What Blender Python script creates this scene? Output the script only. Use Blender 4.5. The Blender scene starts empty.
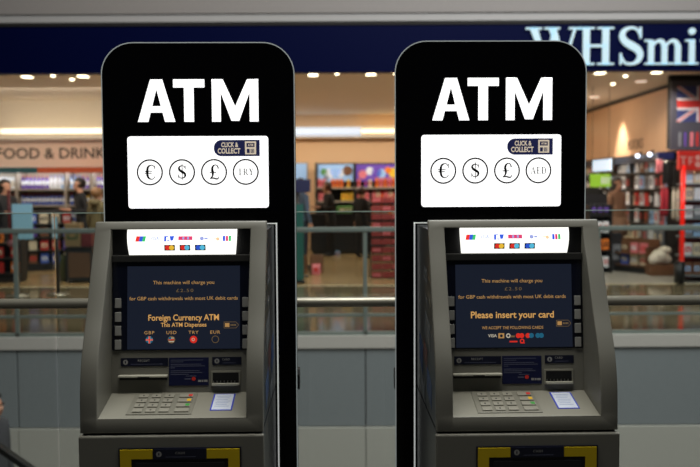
import bpy, bmesh, math, random
from mathutils import Vector, Matrix
random.seed(7)
C = bpy.context.scene.collection
SC = bpy.context.scene
PI = math.pi
# ------------------------------------------------------------------ camera
PITCH, ROLL, FPX, EYE = math.radians(3.18), math.radians(-.30), 837.0, 1.6
CAMROT = Matrix.Rotation(PI/2-PITCH, 3, 'X') @ Matrix.Rotation(ROLL, 3, 'Z')
cam = bpy.data.objects.new('camera', bpy.data.cameras.new('camera'))
C.objects.link(cam)
cam.matrix_world = Matrix.Translation((0, 0, EYE)) @ CAMROT.to_4x4()
cam.data.sensor_width = 36; cam.data.lens = 36*FPX/700
cam.data.dof.use_dof = True; cam.data.dof.focus_distance = 2.95; cam.data.dof.aperture_fstop = 2.7
cam.data.clip_start = .05; cam.data.clip_end = 200
SC.camera = cam

def at(px, py, Y):
    """measured place (X, Z) of a point of the photograph at distance Y"""
    d = CAMROT @ Vector(((px-350)/FPX, -(py-233.5)/FPX, -1))
    t = Y/d.y
    return d.x*t, EYE+d.z*t
def AX(px, Y): return at(px, 187, Y)[0]
def AZ(px, py, Y): return at(px, py, Y)[1]

# ------------------------------------------------------------------ materials
def lin(c):
    return tuple(((v/255)/12.92 if v/255 <= .04045 else ((v/255+.055)/1.055)**2.4) for v in c)
_m = {}
def mat(name, rgb, rough=.6, metal=0, emit=None, es=0, var=.06, scale=30, bump=0, spec=.5, coat=0):
    if name in _m: return _m[name]
    m = bpy.data.materials.new(name); m.use_nodes = True
    nt = m.node_tree; b = nt.nodes['Principled BSDF']
    c = lin(rgb)
    b.inputs['Roughness'].default_value = rough; b.inputs['Metallic'].default_value = metal
    b.inputs['Specular IOR Level'].default_value = spec
    if coat: b.inputs['Coat Weight'].default_value = coat
    tc = nt.nodes.new('ShaderNodeTexCoord'); nz = nt.nodes.new('ShaderNodeTexNoise')
    nz.inputs['Scale'].default_value = scale; nz.inputs['Detail'].default_value = 3
    nt.links.new(tc.outputs['Object'], nz.inputs['Vector'])
    mp = nt.nodes.new('ShaderNodeMix'); mp.data_type = 'RGBA'
    mp.inputs[6].default_value = (*[v*(1-var) for v in c], 1)
    mp.inputs[7].default_value = (*[min(1, v*(1+var)) for v in c], 1)
    nt.links.new(nz.outputs['Fac'], mp.inputs[0])
    nt.links.new(mp.outputs[2], b.inputs['Base Color'])
    if bump:
        bp = nt.nodes.new('ShaderNodeBump'); bp.inputs['Strength'].default_value = bump; bp.inputs['Distance'].default_value = .002
        nt.links.new(nz.outputs['Fac'], bp.inputs['Height']); nt.links.new(bp.outputs['Normal'], b.inputs['Normal'])
    if emit:
        b.inputs['Emission Color'].default_value = (*lin(emit), 1); b.inputs['Emission Strength'].default_value = es
    _m[name] = m
    return m
def tiles(name, rgb, rgb2, sx, sy, rough):
    m = mat(name, rgb, rough)
    nt = m.node_tree; b = nt.nodes['Principled BSDF']
    br = nt.nodes.new('ShaderNodeTexBrick'); br.offset = 0
    br.inputs['Color1'].default_value = (*lin(rgb), 1); br.inputs['Color2'].default_value = (*[v*.93 for v in lin(rgb)], 1)
    br.inputs['Mortar'].default_value = (*lin(rgb2), 1); br.inputs['Mortar Size'].default_value = .006
    br.inputs['Scale'].default_value = 1; br.inputs['Brick Width'].default_value = sx; br.inputs['Row Height'].default_value = sy
    tc = nt.nodes.new('ShaderNodeTexCoord')
    nt.links.new(tc.outputs['Object'], br.inputs['Vector']); nt.links.new(br.outputs['Color'], b.inputs['Base Color'])
    return m
def wood(name, rgb, rgb2, rough=.45):
    m = mat(name, rgb, rough); nt = m.node_tree; b = nt.nodes['Principled BSDF']
    w = nt.nodes.new('ShaderNodeTexNoise'); w.inputs['Scale'].default_value = 3; w.inputs['Detail'].default_value = 5
    mp = nt.nodes.new('ShaderNodeMapping'); mp.inputs['Scale'].default_value = (8, 1.2, .35)
    tc = nt.nodes.new('ShaderNodeTexCoord'); r = nt.nodes.new('ShaderNodeMix'); r.data_type = 'RGBA'
    nt.links.new(tc.outputs['Object'], mp.inputs['Vector']); nt.links.new(mp.outputs['Vector'], w.inputs['Vector'])
    r.inputs[6].default_value = (*lin(rgb), 1); r.inputs[7].default_value = (*lin(rgb2), 1)
    nt.links.new(w.outputs['Fac'], r.inputs[0]); nt.links.new(r.outputs[2], b.inputs['Base Color'])
    return m
def glass(name, tint):
    m = bpy.data.materials.new(name); m.use_nodes = True; nt = m.node_tree; nt.nodes.clear()
    o = nt.nodes.new('ShaderNodeOutputMaterial'); t = nt.nodes.new('ShaderNodeBsdfTransparent'); g = nt.nodes.new('ShaderNodeBsdfGlossy')
    t.inputs['Color'].default_value = (*tint, 1); g.inputs['Roughness'].default_value = .02
    f = nt.nodes.new('ShaderNodeFresnel'); f.inputs['IOR'].default_value = 1.45; mx = nt.nodes.new('ShaderNodeMixShader')
    nt.links.new(f.outputs[0], mx.inputs[0]); nt.links.new(t.outputs[0], mx.inputs[1]); nt.links.new(g.outputs[0], mx.inputs[2])
    nt.links.new(mx.outputs[0], o.inputs['Surface'])
    return m

M_gloss = mat('gloss_black', (4, 4, 5), .12, spec=.2, var=0)
M_black = mat('matt_black', (9, 9, 10), .5)
M_edge = mat('acrylic_edge', (150, 155, 155), .35, emit=(200, 210, 210), es=.22)
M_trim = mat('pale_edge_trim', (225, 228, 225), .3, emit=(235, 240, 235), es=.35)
M_white_lit = mat('lit_white', (240, 240, 240), .4, emit=(255, 255, 255), es=1.15, var=0)
M_head_lit = mat('lit_header', (240, 240, 235), .4, emit=(255, 254, 246), es=1.2, var=0)
M_ring = mat('print_black', (14, 16, 16), .5, var=0)
M_navy = mat('print_navy', (22, 26, 58), .4, emit=(30, 34, 74), es=.6)
M_cream = mat('print_cream', (214, 200, 176), .5, emit=(214, 200, 180), es=.6)
M_fascia = mat('painted_grey_metal', (116, 115, 106), .42, bump=.06, scale=500, var=.03)
M_grey2 = mat('shelf_grey', (136, 134, 122), .38, bump=.05, scale=400, var=.03)
M_steel = mat('brushed_steel', (170, 168, 158), .3, .9)
M_key = mat('steel_key', (150, 147, 134), .34, .1)
M_kplate = mat('keypad_plate', (128, 126, 114), .36, .1)
M_lip = mat('pale_lip', (186, 184, 170), .35)
M_bezel = mat('navy_bezel', (14, 18, 34), .22)
M_screen = mat('screen_navy', (10, 13, 24), .2, emit=(25, 30, 42), es=.85, var=0)
M_stext = mat('screen_amber', (150, 110, 60), .5, emit=(190, 146, 88), es=.62, var=0)
M_stext2 = mat('screen_amber_bright', (150, 110, 60), .5, emit=(216, 164, 94), es=.75, var=0)
M_sdim = mat('screen_dim_amber', (90, 75, 50), .5, emit=(112, 90, 58), es=.7, var=0)
M_sred = mat('screen_red', (160, 30, 20), .5, emit=(200, 40, 28), es=.9, var=0)
M_sblue = mat('screen_blue', (30, 90, 120), .5, emit=(28, 92, 118), es=.7, var=0)
M_swhite = mat('screen_white', (150, 150, 140), .5, emit=(190, 180, 160), es=.7, var=0)
M_btn = mat('button_grey', (150, 150, 146), .4)
M_label = mat('label_navy', (20, 23, 42), .35)
M_ltext = mat('label_text', (150, 150, 148), .5)
M_lfaint = mat('label_small_text', (86, 90, 112), .5)
M_notice = mat('notice_navy', (21, 26, 62), .35)
M_red = mat('red_print', (205, 46, 36), .5)
M_yel = mat('yellow_print', (224, 178, 20), .5)
M_green = mat('green_print', (60, 150, 60), .5)
M_blue = mat('blue_print', (40, 60, 190), .5)
M_yframe = mat('yellow_dispenser', (214, 184, 10), .45)
M_paper = mat('sticker_white', (205, 212, 225), .5)
M_side = mat('dark_vinyl', (26, 29, 33), .3)
M_sideg = mat('faint_grey_print', (92, 98, 104), .4)
M_sideb = mat('faint_blue_print', (26, 62, 110), .4)
M_sider = mat('faint_red_print', (84, 36, 36), .4)
def em(name, rgb, es=.75): return mat(name, rgb, .5, emit=rgb, es=es, var=0)
L_red, L_yel, L_cyan = em('logo_red', (232, 50, 40)), em('logo_yellow', (250, 200, 60)), em('logo_cyan', (90, 200, 236))
L_blue, L_grn, L_pink = em('logo_blue', (50, 90, 215)), em('logo_green', (60, 190, 110)), em('logo_crimson', (215, 60, 110))
L_pale, L_blk, L_or = em('logo_pale', (150, 160, 216), .8), em('logo_black', (10, 11, 20), .3), em('logo_orange', (250, 200, 160), .8)

# ------------------------------------------------------------------ mesh builder
def cr(pts, n=8):
    out = []
    for i in range(len(pts)-1):
        p0 = pts[max(i-1, 0)]; p1 = pts[i]; p2 = pts[i+1]; p3 = pts[min(i+2, len(pts)-1)]
        for k in range(n):
            t = k/n
            out.append(tuple(.5*((2*b)+(-a+c)*t+(2*a-5*b+4*c-d)*t*t+(-a+3*b-3*c+d)*t**3) for a, b, c, d in zip(p0, p1, p2, p3)))
    out.append(tuple(pts[-1])); return out
def ribbon(pts, ws, n=6):
    s = cr([(*p, w) for p, w in zip(pts, ws)], n); L, R = [], []
    for i, p in enumerate(s):
        a = s[max(i-1, 0)]; b = s[min(i+1, len(s)-1)]
        dx, dy = b[0]-a[0], b[1]-a[1]; l = math.hypot(dx, dy) or 1
        nx, ny = -dy/l*p[2]/2, dx/l*p[2]/2
        L.append((p[0]+nx, p[1]+ny)); R.append((p[0]-nx, p[1]-ny))
    return [[L[i], R[i], R[i+1], L[i+1]] for i in range(len(L)-1)]
def rc(x0, y0, x1, y1): return [(x0, y0), (x1, y0), (x1, y1), (x0, y1)]
def disc(cx, cy, r, n=24, r2=None): return [(cx+r*math.cos(2*PI*i/n), cy+(r2 or r)*math.sin(2*PI*i/n)) for i in range(n)]
def rrect(x0, z0, x1, z1, r, corners=(1, 1, 1, 1), n=7):
    out = []
    for k, (cx, cz, a0) in enumerate(((x0+r, z0+r, PI), (x1-r, z0+r, 1.5*PI), (x1-r, z1-r, 0), (x0+r, z1-r, .5*PI))):
        if corners[k]:
            for i in range(n+1):
                a = a0+PI/2*i/n; out.append((cx+r*math.cos(a), cz+r*math.sin(a)))
        else: out.append(((x0, x1, x1, x0)[k], (z0, z0, z1, z1)[k]))
    return out
_tc = {}
def text_polys(s, bold=0, space=1):
    """outline text as 2D triangles, cap height 1"""
    k = (s, bold, space)
    if k in _tc: return _tc[k]
    cu = bpy.data.curves.new('t', 'FONT'); cu.body = s; cu.size = 1; cu.offset = bold; cu.space_character = space; cu.resolution_u = 3
    o = bpy.data.objects.new('t', cu); C.objects.link(o)
    me = o.evaluated_get(bpy.context.evaluated_depsgraph_get()).to_mesh()
    vs = [(v.co.x, v.co.y) for v in me.vertices]; fs = [tuple(p.vertices) for p in me.polygons]
    o.evaluated_get(bpy.context.evaluated_depsgraph_get()).to_mesh_clear()
    bpy.data.objects.remove(o); bpy.data.curves.remove(cu)
    _tc[k] = (vs, fs); return vs, fs
CAP = None
class B:
    def __init__(s): s.bm = bmesh.new(); s.mats = []
    def mi(s, m):
        if m not in s.mats: s.mats.append(m)
        return s.mats.index(m)
    def face(s, pts, m):
        vs = [s.bm.verts.new(p) for p in pts]
        try: f = s.bm.faces.new(vs); f.material_index = s.mi(m); return f
        except ValueError: return None
    def hexa(s, p, m, bev=0):
        vs = [s.bm.verts.new(q) for q in p]; fs = []
        for ix in ((0, 1, 2, 3), (7, 6, 5, 4), (0, 4, 5, 1), (1, 5, 6, 2), (2, 6, 7, 3), (3, 7, 4, 0)):
            f = s.bm.faces.new([vs[i] for i in ix]); f.material_index = s.mi(m); fs.append(f)
        if bev:
            bmesh.ops.recalc_face_normals(s.bm, faces=fs)
            es = list({e for f in fs for e in f.edges})
            bmesh.ops.bevel(s.bm, geom=es, offset=bev, segments=2, affect='EDGES', profile=.6)
        return s
    def box(s, x0, x1, y0, y1, z0, z1, m, bev=0):
        return s.hexa([(x0, y0, z0), (x1, y0, z0), (x1, y1, z0), (x0, y1, z0), (x0, y0, z1), (x1, y0, z1), (x1, y1, z1), (x0, y1, z1)], m, bev)
    def prism(s, pts, f, o0, o1, m):
        """2D outline pts extruded between offsets; f(u, v, o) -> 3D"""
        a = [s.bm.verts.new(f(u, v, o0)) for u, v in pts]; b = [s.bm.verts.new(f(u, v, o1)) for u, v in pts]
        k = s.mi(m); n = len(pts)
        for fv in (a, b[::-1]):
            s.bm.faces.new(fv).material_index = k
        for i in range(n): s.bm.faces.new((a[i], b[i], b[(i+1) % n], a[(i+1) % n])).material_index = k
        return s
    def plate(s, f, u0, u1, v0, v1, o0, o1, m, bev=0):
        return s.hexa([f(u0, v0, o0), f(u1, v0, o0), f(u1, v0, o1), f(u0, v0, o1), f(u0, v1, o0), f(u1, v1, o0), f(u1, v1, o1), f(u0, v1, o1)], m, bev)
    def ring(s, f, cu, cv, r0, r1, o, m, n=32):
        for i in range(n):
            a, b = 2*PI*i/n, 2*PI*(i+1)/n
            s.face([f(cu+r*math.cos(t), cv+r*math.sin(t), o) for r, t in ((r0, a), (r1, a), (r1, b), (r0, b))], m)
        return s
    def text(s, t, f, cu, v, h, o, m, width=None, bold=0, space=1, anchor='c'):
        """line of lettering, capital height h, baseline v, centred on cu"""
        vs, fs = text_polys(t, bold, space)
        x0 = min(p[0] for p in vs); x1 = max(p[0] for p in vs)
        kx = ky = h/CAP
        if width: kx = width/(x1-x0)
        base = cu-(x1-x0)*kx/2 if anchor == 'c' else cu
        bv = [s.bm.verts.new(f(base+(p[0]-x0)*kx, v+p[1]*ky, o)) for p in vs]; k = s.mi(m)
        for q in fs:
            try: s.bm.faces.new([bv[i] for i in q]).material_index = k
            except ValueError: pass
        return s
    def tube(s, p0, p1, r, m, n=12, r1=None):
        p0, p1 = Vector(p0), Vector(p1); d = (p1-p0).normalized()
        a = d.orthogonal().normalized(); b = d.cross(a); k = s.mi(m)
        A = [s.bm.verts.new(p0+(a*math.cos(2*PI*i/n)+b*math.sin(2*PI*i/n))*r) for i in range(n)]
        E = [s.bm.verts.new(p1+(a*math.cos(2*PI*i/n)+b*math.sin(2*PI*i/n))*(r1 if r1 is not None else r)) for i in range(n)]
        s.bm.faces.new(A[::-1]).material_index = k; s.bm.faces.new(E).material_index = k
        for i in range(n):
            f = s.bm.faces.new((A[i], A[(i+1) % n], E[(i+1) % n], E[i])); f.material_index = k; f.smooth = True
        return s
    def lathe(s, prof, c, m, n=12, ms=None):
        rows = [[s.bm.verts.new((c[0]+r*math.cos(2*PI*i/n), c[1]+r*math.sin(2*PI*i/n), c[2]+z)) for i in range(n)] for r, z in prof]
        for j in range(len(rows)-1):
            k = s.mi(ms[j] if ms else m)
            for i in range(n):
                f = s.bm.faces.new((rows[j][i], rows[j][(i+1) % n], rows[j+1][(i+1) % n], rows[j+1][i])); f.material_index = k; f.smooth = True
        s.bm.faces.new(rows[0][::-1]).material_index = s.mi(ms[0] if ms else m)
        s.bm.faces.new(rows[-1]).material_index = s.mi(ms[-1] if ms else m)
        return s
    def ball(s, c, r, m, n=10, sc=(1, 1, 1)):
        g = bmesh.ops.create_uvsphere(s.bm, u_segments=n, v_segments=max(6, n*2//3), radius=r, matrix=Matrix.Translation(c) @ Matrix.Diagonal((*sc, 1)))
        for v in g['verts']:
            for f in v.link_faces: f.material_index = s.mi(m); f.smooth = True
        return s
    def build(s, name, parent=None, recalc=True):
        if recalc: bmesh.ops.recalc_face_normals(s.bm, faces=s.bm.faces[:])
        me = bpy.data.meshes.new(name); s.bm.to_mesh(me); s.bm.free()
        for m in s.mats: me.materials.append(m)
        o = bpy.data.objects.new(name, me); C.objects.link(o)
        if parent: o.parent = parent
        return o
_vs, _ = text_polys('H'); CAP = max(v[1] for v in _vs)
def tag(o, label, cat, group=None, kind=None):
    o['label'] = label; o['category'] = cat
    if group: o['group'] = group
    if kind: o['kind'] = kind
    return o
def thing(name, label, cat, loc, rz=0, group=None):
    o = bpy.data.objects.new(name, None); C.objects.link(o); o.location = loc; o.rotation_euler = (0, 0, rz)
    return tag(o, label, cat, group)
def struct(o, label=None):
    o['kind'] = 'structure'
    if label: o['label'] = label
    return o
def flat(x, z, o): return Vector((x, -o, z))            # a board facing the camera side

# ------------------------------------------------------------------ serif letterforms (capital height 1)
def serif(ch):
    if ch == 'W': return [[(.10, 1), (.31, 1), (.60, 0), (.50, 0)], [(.50, 0), (.565, 0), (.80, 1), (.73, 1)], [(.60, 1), (.81, 1), (1.09, 0), (.99, 0)],
                          [(.99, 0), (1.055, 0), (1.37, 1), (1.30, 1)], rc(0, .95, .43, 1), rc(.50, .95, .92, 1), rc(1.16, .95, 1.5, 1)], 1.5
    if ch == 'H': return [rc(.13, 0, .31, 1), rc(.65, 0, .83, 1), rc(.2, .47, .76, .54), rc(0, .95, .44, 1), rc(.52, .95, .96, 1), rc(0, 0, .44, .05), rc(.52, 0, .96, .05)], .96
    if ch == 'S': return ribbon([(.60, .78), (.50, .94), (.34, .98), (.17, .91), (.11, .76), (.20, .61), (.36, .51), (.52, .41), (.60, .26), (.53, .09), (.35, .02), (.18, .06), (.08, .24)],
                                [.05, .06, .07, .12, .16, .18, .20, .19, .16, .12, .07, .06, .05]) + [rc(.58, .70, .63, 1.0), rc(.05, 0, .10, .31)], .7
    if ch == 'm': return [rc(.10, 0, .25, .64), rc(.46, 0, .61, .5), rc(.82, 0, .97, .5), rc(0, .61, .2, .66), rc(0, 0, .35, .045), rc(.36, 0, .71, .045), rc(.72, 0, 1.07, .045)] + \
        ribbon([(.22, .50), (.34, .62), (.46, .61), (.535, .48)], [.05, .08, .11, .15]) + ribbon([(.58, .50), (.70, .62), (.82, .61), (.895, .48)], [.05, .08, .11, .15]), 1.08
    if ch == 'i': return [rc(.10, 0, .25, .66), rc(0, .61, .2, .66), rc(0, 0, .35, .045), disc(.17, .88, .09)], .36
    if ch == 't': return [rc(.14, .1, .29, .85), rc(.02, .6, .44, .66)] + ribbon([(.215, .14), (.26, .03), (.36, .02), (.45, .1)], [.15, .1, .06, .04]), .46
    if ch == 'h': return [rc(.10, 0, .25, 1), rc(0, .95, .2, 1), rc(.46, 0, .61, .5), rc(0, 0, .35, .045), rc(.36, 0, .71, .045)] + ribbon([(.22, .50), (.34, .62), (.46, .61), (.535, .48)], [.05, .08, .11, .15]), .72
    if ch == 'T': return [rc(.27, 0, .43, 1), rc(0, .94, .7, 1), rc(0, .76, .05, 1), rc(.65, .76, .7, 1), rc(.16, 0, .54, .05)], .7
    if ch == 'R': return [rc(.1, 0, .26, 1), rc(0, 0, .36, .05), rc(0, .95, .3, 1), [(.30, .5), (.46, .5), (.78, 0), (.6, 0)]] + ribbon([(.22, .97), (.48, .95), (.56, .74), (.46, .52), (.22, .5)], [.05, .07, .15, .07, .05]), .76
    if ch == 'Y': return [rc(.28, 0, .44, .5), [(.05, 1), (.24, 1), (.44, .48), (.28, .48)], [(.58, 1), (.65, 1), (.44, .5), (.38, .5)], rc(0, .95, .34, 1), rc(.48, .95, .74, 1), rc(.17, 0, .55, .05)], .74
    if ch == 'A': return [[(.06, 0), (.13, 0), (.40, .98), (.34, .98)], [(.34, .98), (.44, 1), (.74, 0), (.55, 0)], rc(.2, .3, .55, .35), rc(0, 0, .26, .05), rc(.47, 0, .8, .05)], .8
    if ch == 'E': return [rc(.1, 0, .26, 1), rc(0, .95, .58, 1), rc(0, 0, .6, .05), rc(.2, .48, .45, .53), rc(.54, .76, .58, 1), rc(.56, 0, .6, .26)], .62
    if ch == 'D': return [rc(.1, 0, .26, 1), rc(0, 0, .3, .05), rc(0, .95, .3, 1)] + ribbon([(.22, .97), (.52, .93), (.66, .5), (.52, .07), (.22, .03)], [.05, .08, .17, .08, .05]), .74
    if ch == '£': return [rc(.05, .44, .5, .5)] + ribbon([(.66, .72), (.58, .93), (.42, .97), (.28, .86), (.24, .66), (.28, .42), (.24, .2), (.08, .05)], [.1, .07, .07, .13, .16, .16, .1, .05]) + \
        ribbon([(.06, .05), (.3, .08), (.5, .03), (.62, .04), (.70, .2)], [.06, .1, .1, .08, .04]), .72
    if ch == '$': g, w = serif('S'); return g+[rc(.33, -.14, .39, 1.14)], w
    if ch == '€': return ribbon([(.74, .80), (.62, .95), (.46, .97), (.28, .84), (.22, .5), (.28, .16), (.46, .03), (.62, .05), (.76, .22)], [.05, .06, .08, .14, .17, .14, .08, .06, .05]) + \
        [rc(.04, .54, .56, .6), rc(.04, .4, .52, .46), rc(.72, .68, .77, .97)], .8
def put_serif(b, s, f, u, v, h, o0, o1, m, centre=True, gap=.06):
    tot = sum(serif(c)[1]+gap for c in s)-gap
    if centre: u -= tot*h/2
    for c in s:
        g, w = serif(c)
        for p in g:
            q = [(u+x*h, v+y*h) for x, y in p]
            if o0 == o1: b.face([f(x, y, o0) for x, y in q], m)
            else: b.prism(q, f, o0, o1, m)
        u += (w+gap)*h

# ------------------------------------------------------------------ the two cash machines
FRONT0 = 0
FRONT = [(.82, -.640), (.864, -.637), (.95, -.632), (1.03, -.616), (1.10, -.588), (1.19, -.542), (1.31, -.488), (1.40, -.446), (1.459, -.421), (1.485, -.410)]
_k = {.82: 1, .864: 1, 1.459: 1, 1.485: 1}
_f = cr(FRONT[1:-1], 4)
FRONT = [FRONT[0]]+[tuple(q) for q in _f]+[FRONT[-1]]
def yfront(z):
    for (z0, a), (z1, b) in zip(FRONT, FRONT[1:]):
        if z <= z1: return a+(b-a)*(z-z0)/(z1-z0)
    return FRONT[-1][1]
def yback(z): return -.410-.045*(1.375-z)/.471
def bk(x, z, o): return Vector((x, yback(z)-o, z))      # tilted rear panel of the recess
def shf(x, v, o):                                       # sloping keypad shelf, v = 0 at the back, 1 at the front lip
    return Vector((x, -.452-.178*v-.22*o, .905-.040*v+.976*o))
FLAGS = {'GBP': 0, 'USD': 1, 'TRY': 2, 'EUR': 3}
def kiosk(cx, label, sx, symbols_last, kind):
    r = thing('cash_machine', label, 'cash machine', (cx, 3.27, 0), math.radians(1.22), 'cash machines')
    flat = lambda x, z, o: Vector((x+sx, -o, z))
    flat0 = lambda x, z, o: Vector((x, -o, z))
    # tall black sign board
    out = rrect(-.3715, 0, .3715, 2.16, .122, (0, 0, 1, 1), 12)
    b = B(); b.prism(out, flat0, -.035, 0, M_gloss); sp = b.build('sign_panel', r)
    b = B(); inn = rrect(-.3698, 0, .3698, 2.1583, .1205, (0, 0, 1, 1), 12)
    out2 = rrect(-.3735, 0, .3735, 2.162, .124, (0, 0, 1, 1), 12)
    for i in range(len(out2)-1):
        if i == 0: continue
        a, c, d, e = inn[i], inn[i+1], out2[i+1], out2[i]
        b.hexa([flat0(*a, -.004), flat0(*c, -.004), flat0(*d, -.004), flat0(*e, -.004), flat0(*a, .0012), flat0(*c, .0012), flat0(*d, .0012), flat0(*e, .0012)], M_edge)
    a, e = inn[1], out2[1]
    b.box(-.3735, -.3698, -.0012, .004, .001, 2.04, M_edge); b.box(.3698, .3735, -.0012, .004, .001, 2.04, M_edge)
    b.build('edge_strip', sp)['label'] = 'thin pale edge of the sign board'
    xr = .371 if kind == 'foreign' else .362
    B().box(-.362, xr, .036, .12, 0, 2.017, M_black, .004).build('rear_casing', r)
    for s in (-1, 1):
        b = B(); b.prism([(.07, .80), (.07, .85), (.08, .868), (.13, .868), (.14, .85), (.14, .80), (.13, .788), (.08, .788)], lambda u, v, o, s=s: Vector((s*((xr if s > 0 else .362)+o), u-.03, v)), 0, .010, M_black); b.build('hinge', r)
    # lit ATM lettering
    b = B(); zb, zt = 1.856, 2.019; h = zt-zb
    def L(p): b.prism([(x, zb+y*h) for x, y in p], flat, .0005, .005, M_white_lit)
    L([(-.2385, 0), (-.199, 0), (-.166, .78), (-.166, 1), (-.189, 1)]); L([(-.0947, 0), (-.134, 0), (-.166, .78), (-.166, 1), (-.143, 1)])
    L([(-.202, .22), (-.131, .22), (-.139, .37), (-.194, .37)])
    L([(-.101, .81), (.0194, .81), (.0194, 1), (-.101, 1)]); L([(-.0595, 0), (-.0225, 0), (-.0225, .9), (-.0595, .9)])
    L([(.0477, 0), (.0815, 0), (.0815, 1), (.0477, 1)]); L([(.1937, 0), (.2275, 0), (.2275, 1), (.1937, 1)])
    L([(.0477, 1), (.0905, 1), (.1376, .36), (.1376, .02), (.1225, .02), (.0815, .70)]); L([(.2275, 1), (.1847, 1), (.1376, .36), (.1376, .02), (.1527, .02), (.1937, .70)])
    b.build('lit_lettering', sp)['label'] = 'glowing white ATM letters'
    # lit currency panel
    b = B(); b.prism(rrect(-.281, 1.521, .264, 1.800, .012), flat, .0005, .005, M_white_lit); cp = b.build('currency_panel', r); cp['label'] = 'lit white currency panel'
    for x, s in zip((-.196, -.0715, .0525, .1755), ('€', '$', '£', symbols_last)):
        b = B(); b.ring(flat, x, 1.661, .0450, .0510, .0058, M_ring)
        if len(s) == 1: put_serif(b, s, flat, x, 1.633 if s != '$' else 1.637, .057 if s != '$' else .050, .0058, .0058, M_ring)
        else: put_serif(b, s, flat, x, 1.648, .026, .0058, .0058, mat('thin_print', (110, 114, 110), .5, var=0), gap=.10)
        b.build('currency_symbol', cp)
    b = B(); b.prism(rrect(.053, 1.722, .231, 1.785, .03, (1, 0, 0, 1)), flat, .0052, .0062, M_navy)
    b.text('CLICK &', flat, .115, 1.758, .017, .0066, M_cream, .066, .03); b.text('COLLECT', flat, .112, 1.733, .019, .0066, M_cream, .088, .03)
    b.prism(rrect(.174, 1.729, .217, 1.779, .002), flat, .0062, .0066, M_cream)
    b.prism(rc(.180, 1.757, .211, 1.773), flat, .0066, .0069, M_navy); b.prism(rc(.181, 1.734, .192, 1.750), flat, .0066, .0069, M_navy)
    b.text('ATM', flat, .1955, 1.761, .008, .0071, M_cream, .021, .02)
    for i in range(3): b.prism(rc(.196+.005*i, 1.734, .199+.005*i, 1.750), flat, .0066, .0069, M_navy)
    b.build('collect_tab', cp)['label'] = 'navy click and collect tab'
    # pale trim around the machine
    b = B()
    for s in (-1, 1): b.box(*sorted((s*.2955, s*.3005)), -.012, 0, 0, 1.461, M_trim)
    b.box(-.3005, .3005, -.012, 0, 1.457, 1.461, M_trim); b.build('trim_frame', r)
    # body behind the fascia
    b = B()
    prof = [(-.0005, .824), (yfront(.82)+.022, .824)]+[(y+.022, z) for z, y in FRONT[1:-1]]+[(-.39, 1.452), (-.0005, 1.452)]
    for s in (-1, 1): b.prism(prof, lambda u, v, o, s=s: Vector((s*o, u, v)), .268, .288, M_side)
    b.box(-.268, .268, -.385, -.0005, 1.44, 1.452, M_side); b.box(-.268, .268, -.03, -.0005, .824, 1.44, M_black)
    body = b.build('machine_body', r)
    for s in (-1, 1):
        b = B(); f = lambda u, v, o, s=s: Vector((s*(.2882+o), u, v))
        rn = random.Random(3)
        for z0, y0, w, hh, m in ((1.30, -.30, .10, .016, M_sideg), (1.27, -.30, .14, .010, M_sideg), (1.20, -.33, .09, .013, M_sideg), (1.10, -.36, .16, .06, M_sideg), (1.0, -.30, .12, .05, M_sider),
                                  (.98, -.16, .11, .07, M_sideb), (.91, -.42, .14, .06, M_sideb), (.86, -.22, .12, .04, M_sideg)):
            b.prism([(y0-w/2, z0-hh), (y0+w/2, z0-hh*.4), (y0+w/2, z0+hh), (y0-w/2, z0+hh*.4)], f, 0, .0006, m)
        b.build('side_graphic', body)['label'] = 'faint printed graphics on the dark side'
    # fascia frame
    b = B(); xs = (-.2915, -.237, .237, .2915); zs = [p[0] for p in FRONT]; n = len(zs)
    V = [[b.bm.verts.new((x, yfront(z), z)) for x in xs] for z in zs]; k = b.mi(M_fascia)
    def q(*v): f = b.bm.faces.new(v); f.material_index = k; return f
    for j in range(n-1):
        for i in range(3):
            if i == 1 and 1 <= j < n-2: continue
            q(V[j][i], V[j][i+1], V[j+1][i+1], V[j+1][i])
    O = [[b.bm.verts.new((xs[i], yfront(z)+.022, z)) for i in (0, 3)] for z in zs]
    for j in range(n-1):
        q(V[j][0], V[j+1][0], O[j+1][0], O[j][0]); q(V[j][3], O[j][1], O[j+1][1], V[j+1][3])
    q(V[-1][0], V[-1][1], V[-1][2], V[-1][3], O[-1][1], O[-1][0]); q(V[0][3], V[0][2], V[0][1], V[0][0], O[0][0], O[0][1])
    I = {}
    for j in range(1, n-1):
        for i in (1, 2): I[j, i] = b.bm.verts.new((xs[i], max(yback(zs[j]), yfront(zs[j])+.012)+.004, zs[j]))
    for j in range(1, n-2):
        q(V[j][1], I[j, 1], I[j+1, 1], V[j+1][1]); q(V[j][2], V[j+1][2], I[j+1, 2], I[j, 2])
    q(V[n-2][1], I[n-2, 1], I[n-2, 2], V[n-2][2])
    bmesh.ops.recalc_face_normals(b.bm, faces=b.bm.faces[:])
    es = [e for e in b.bm.edges if len(e.link_faces) == 2 and e.calc_face_angle(0) > .7]
    bmesh.ops.bevel(b.bm, geom=es, offset=.004, segments=2, affect='EDGES', profile=.5)
    for f in b.bm.faces: f.smooth = abs(f.normal.x) < .3 and f.normal.y < -.3
    b.build('fascia', r, False)
    # header
    b = B(); b.box(-.237, .237, -.405, -.395, 1.37, 1.459, M_black); hd = b.build('header_plate', r)
    b = B(); a0, a1 = -.183, .190
    nn = 8
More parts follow.
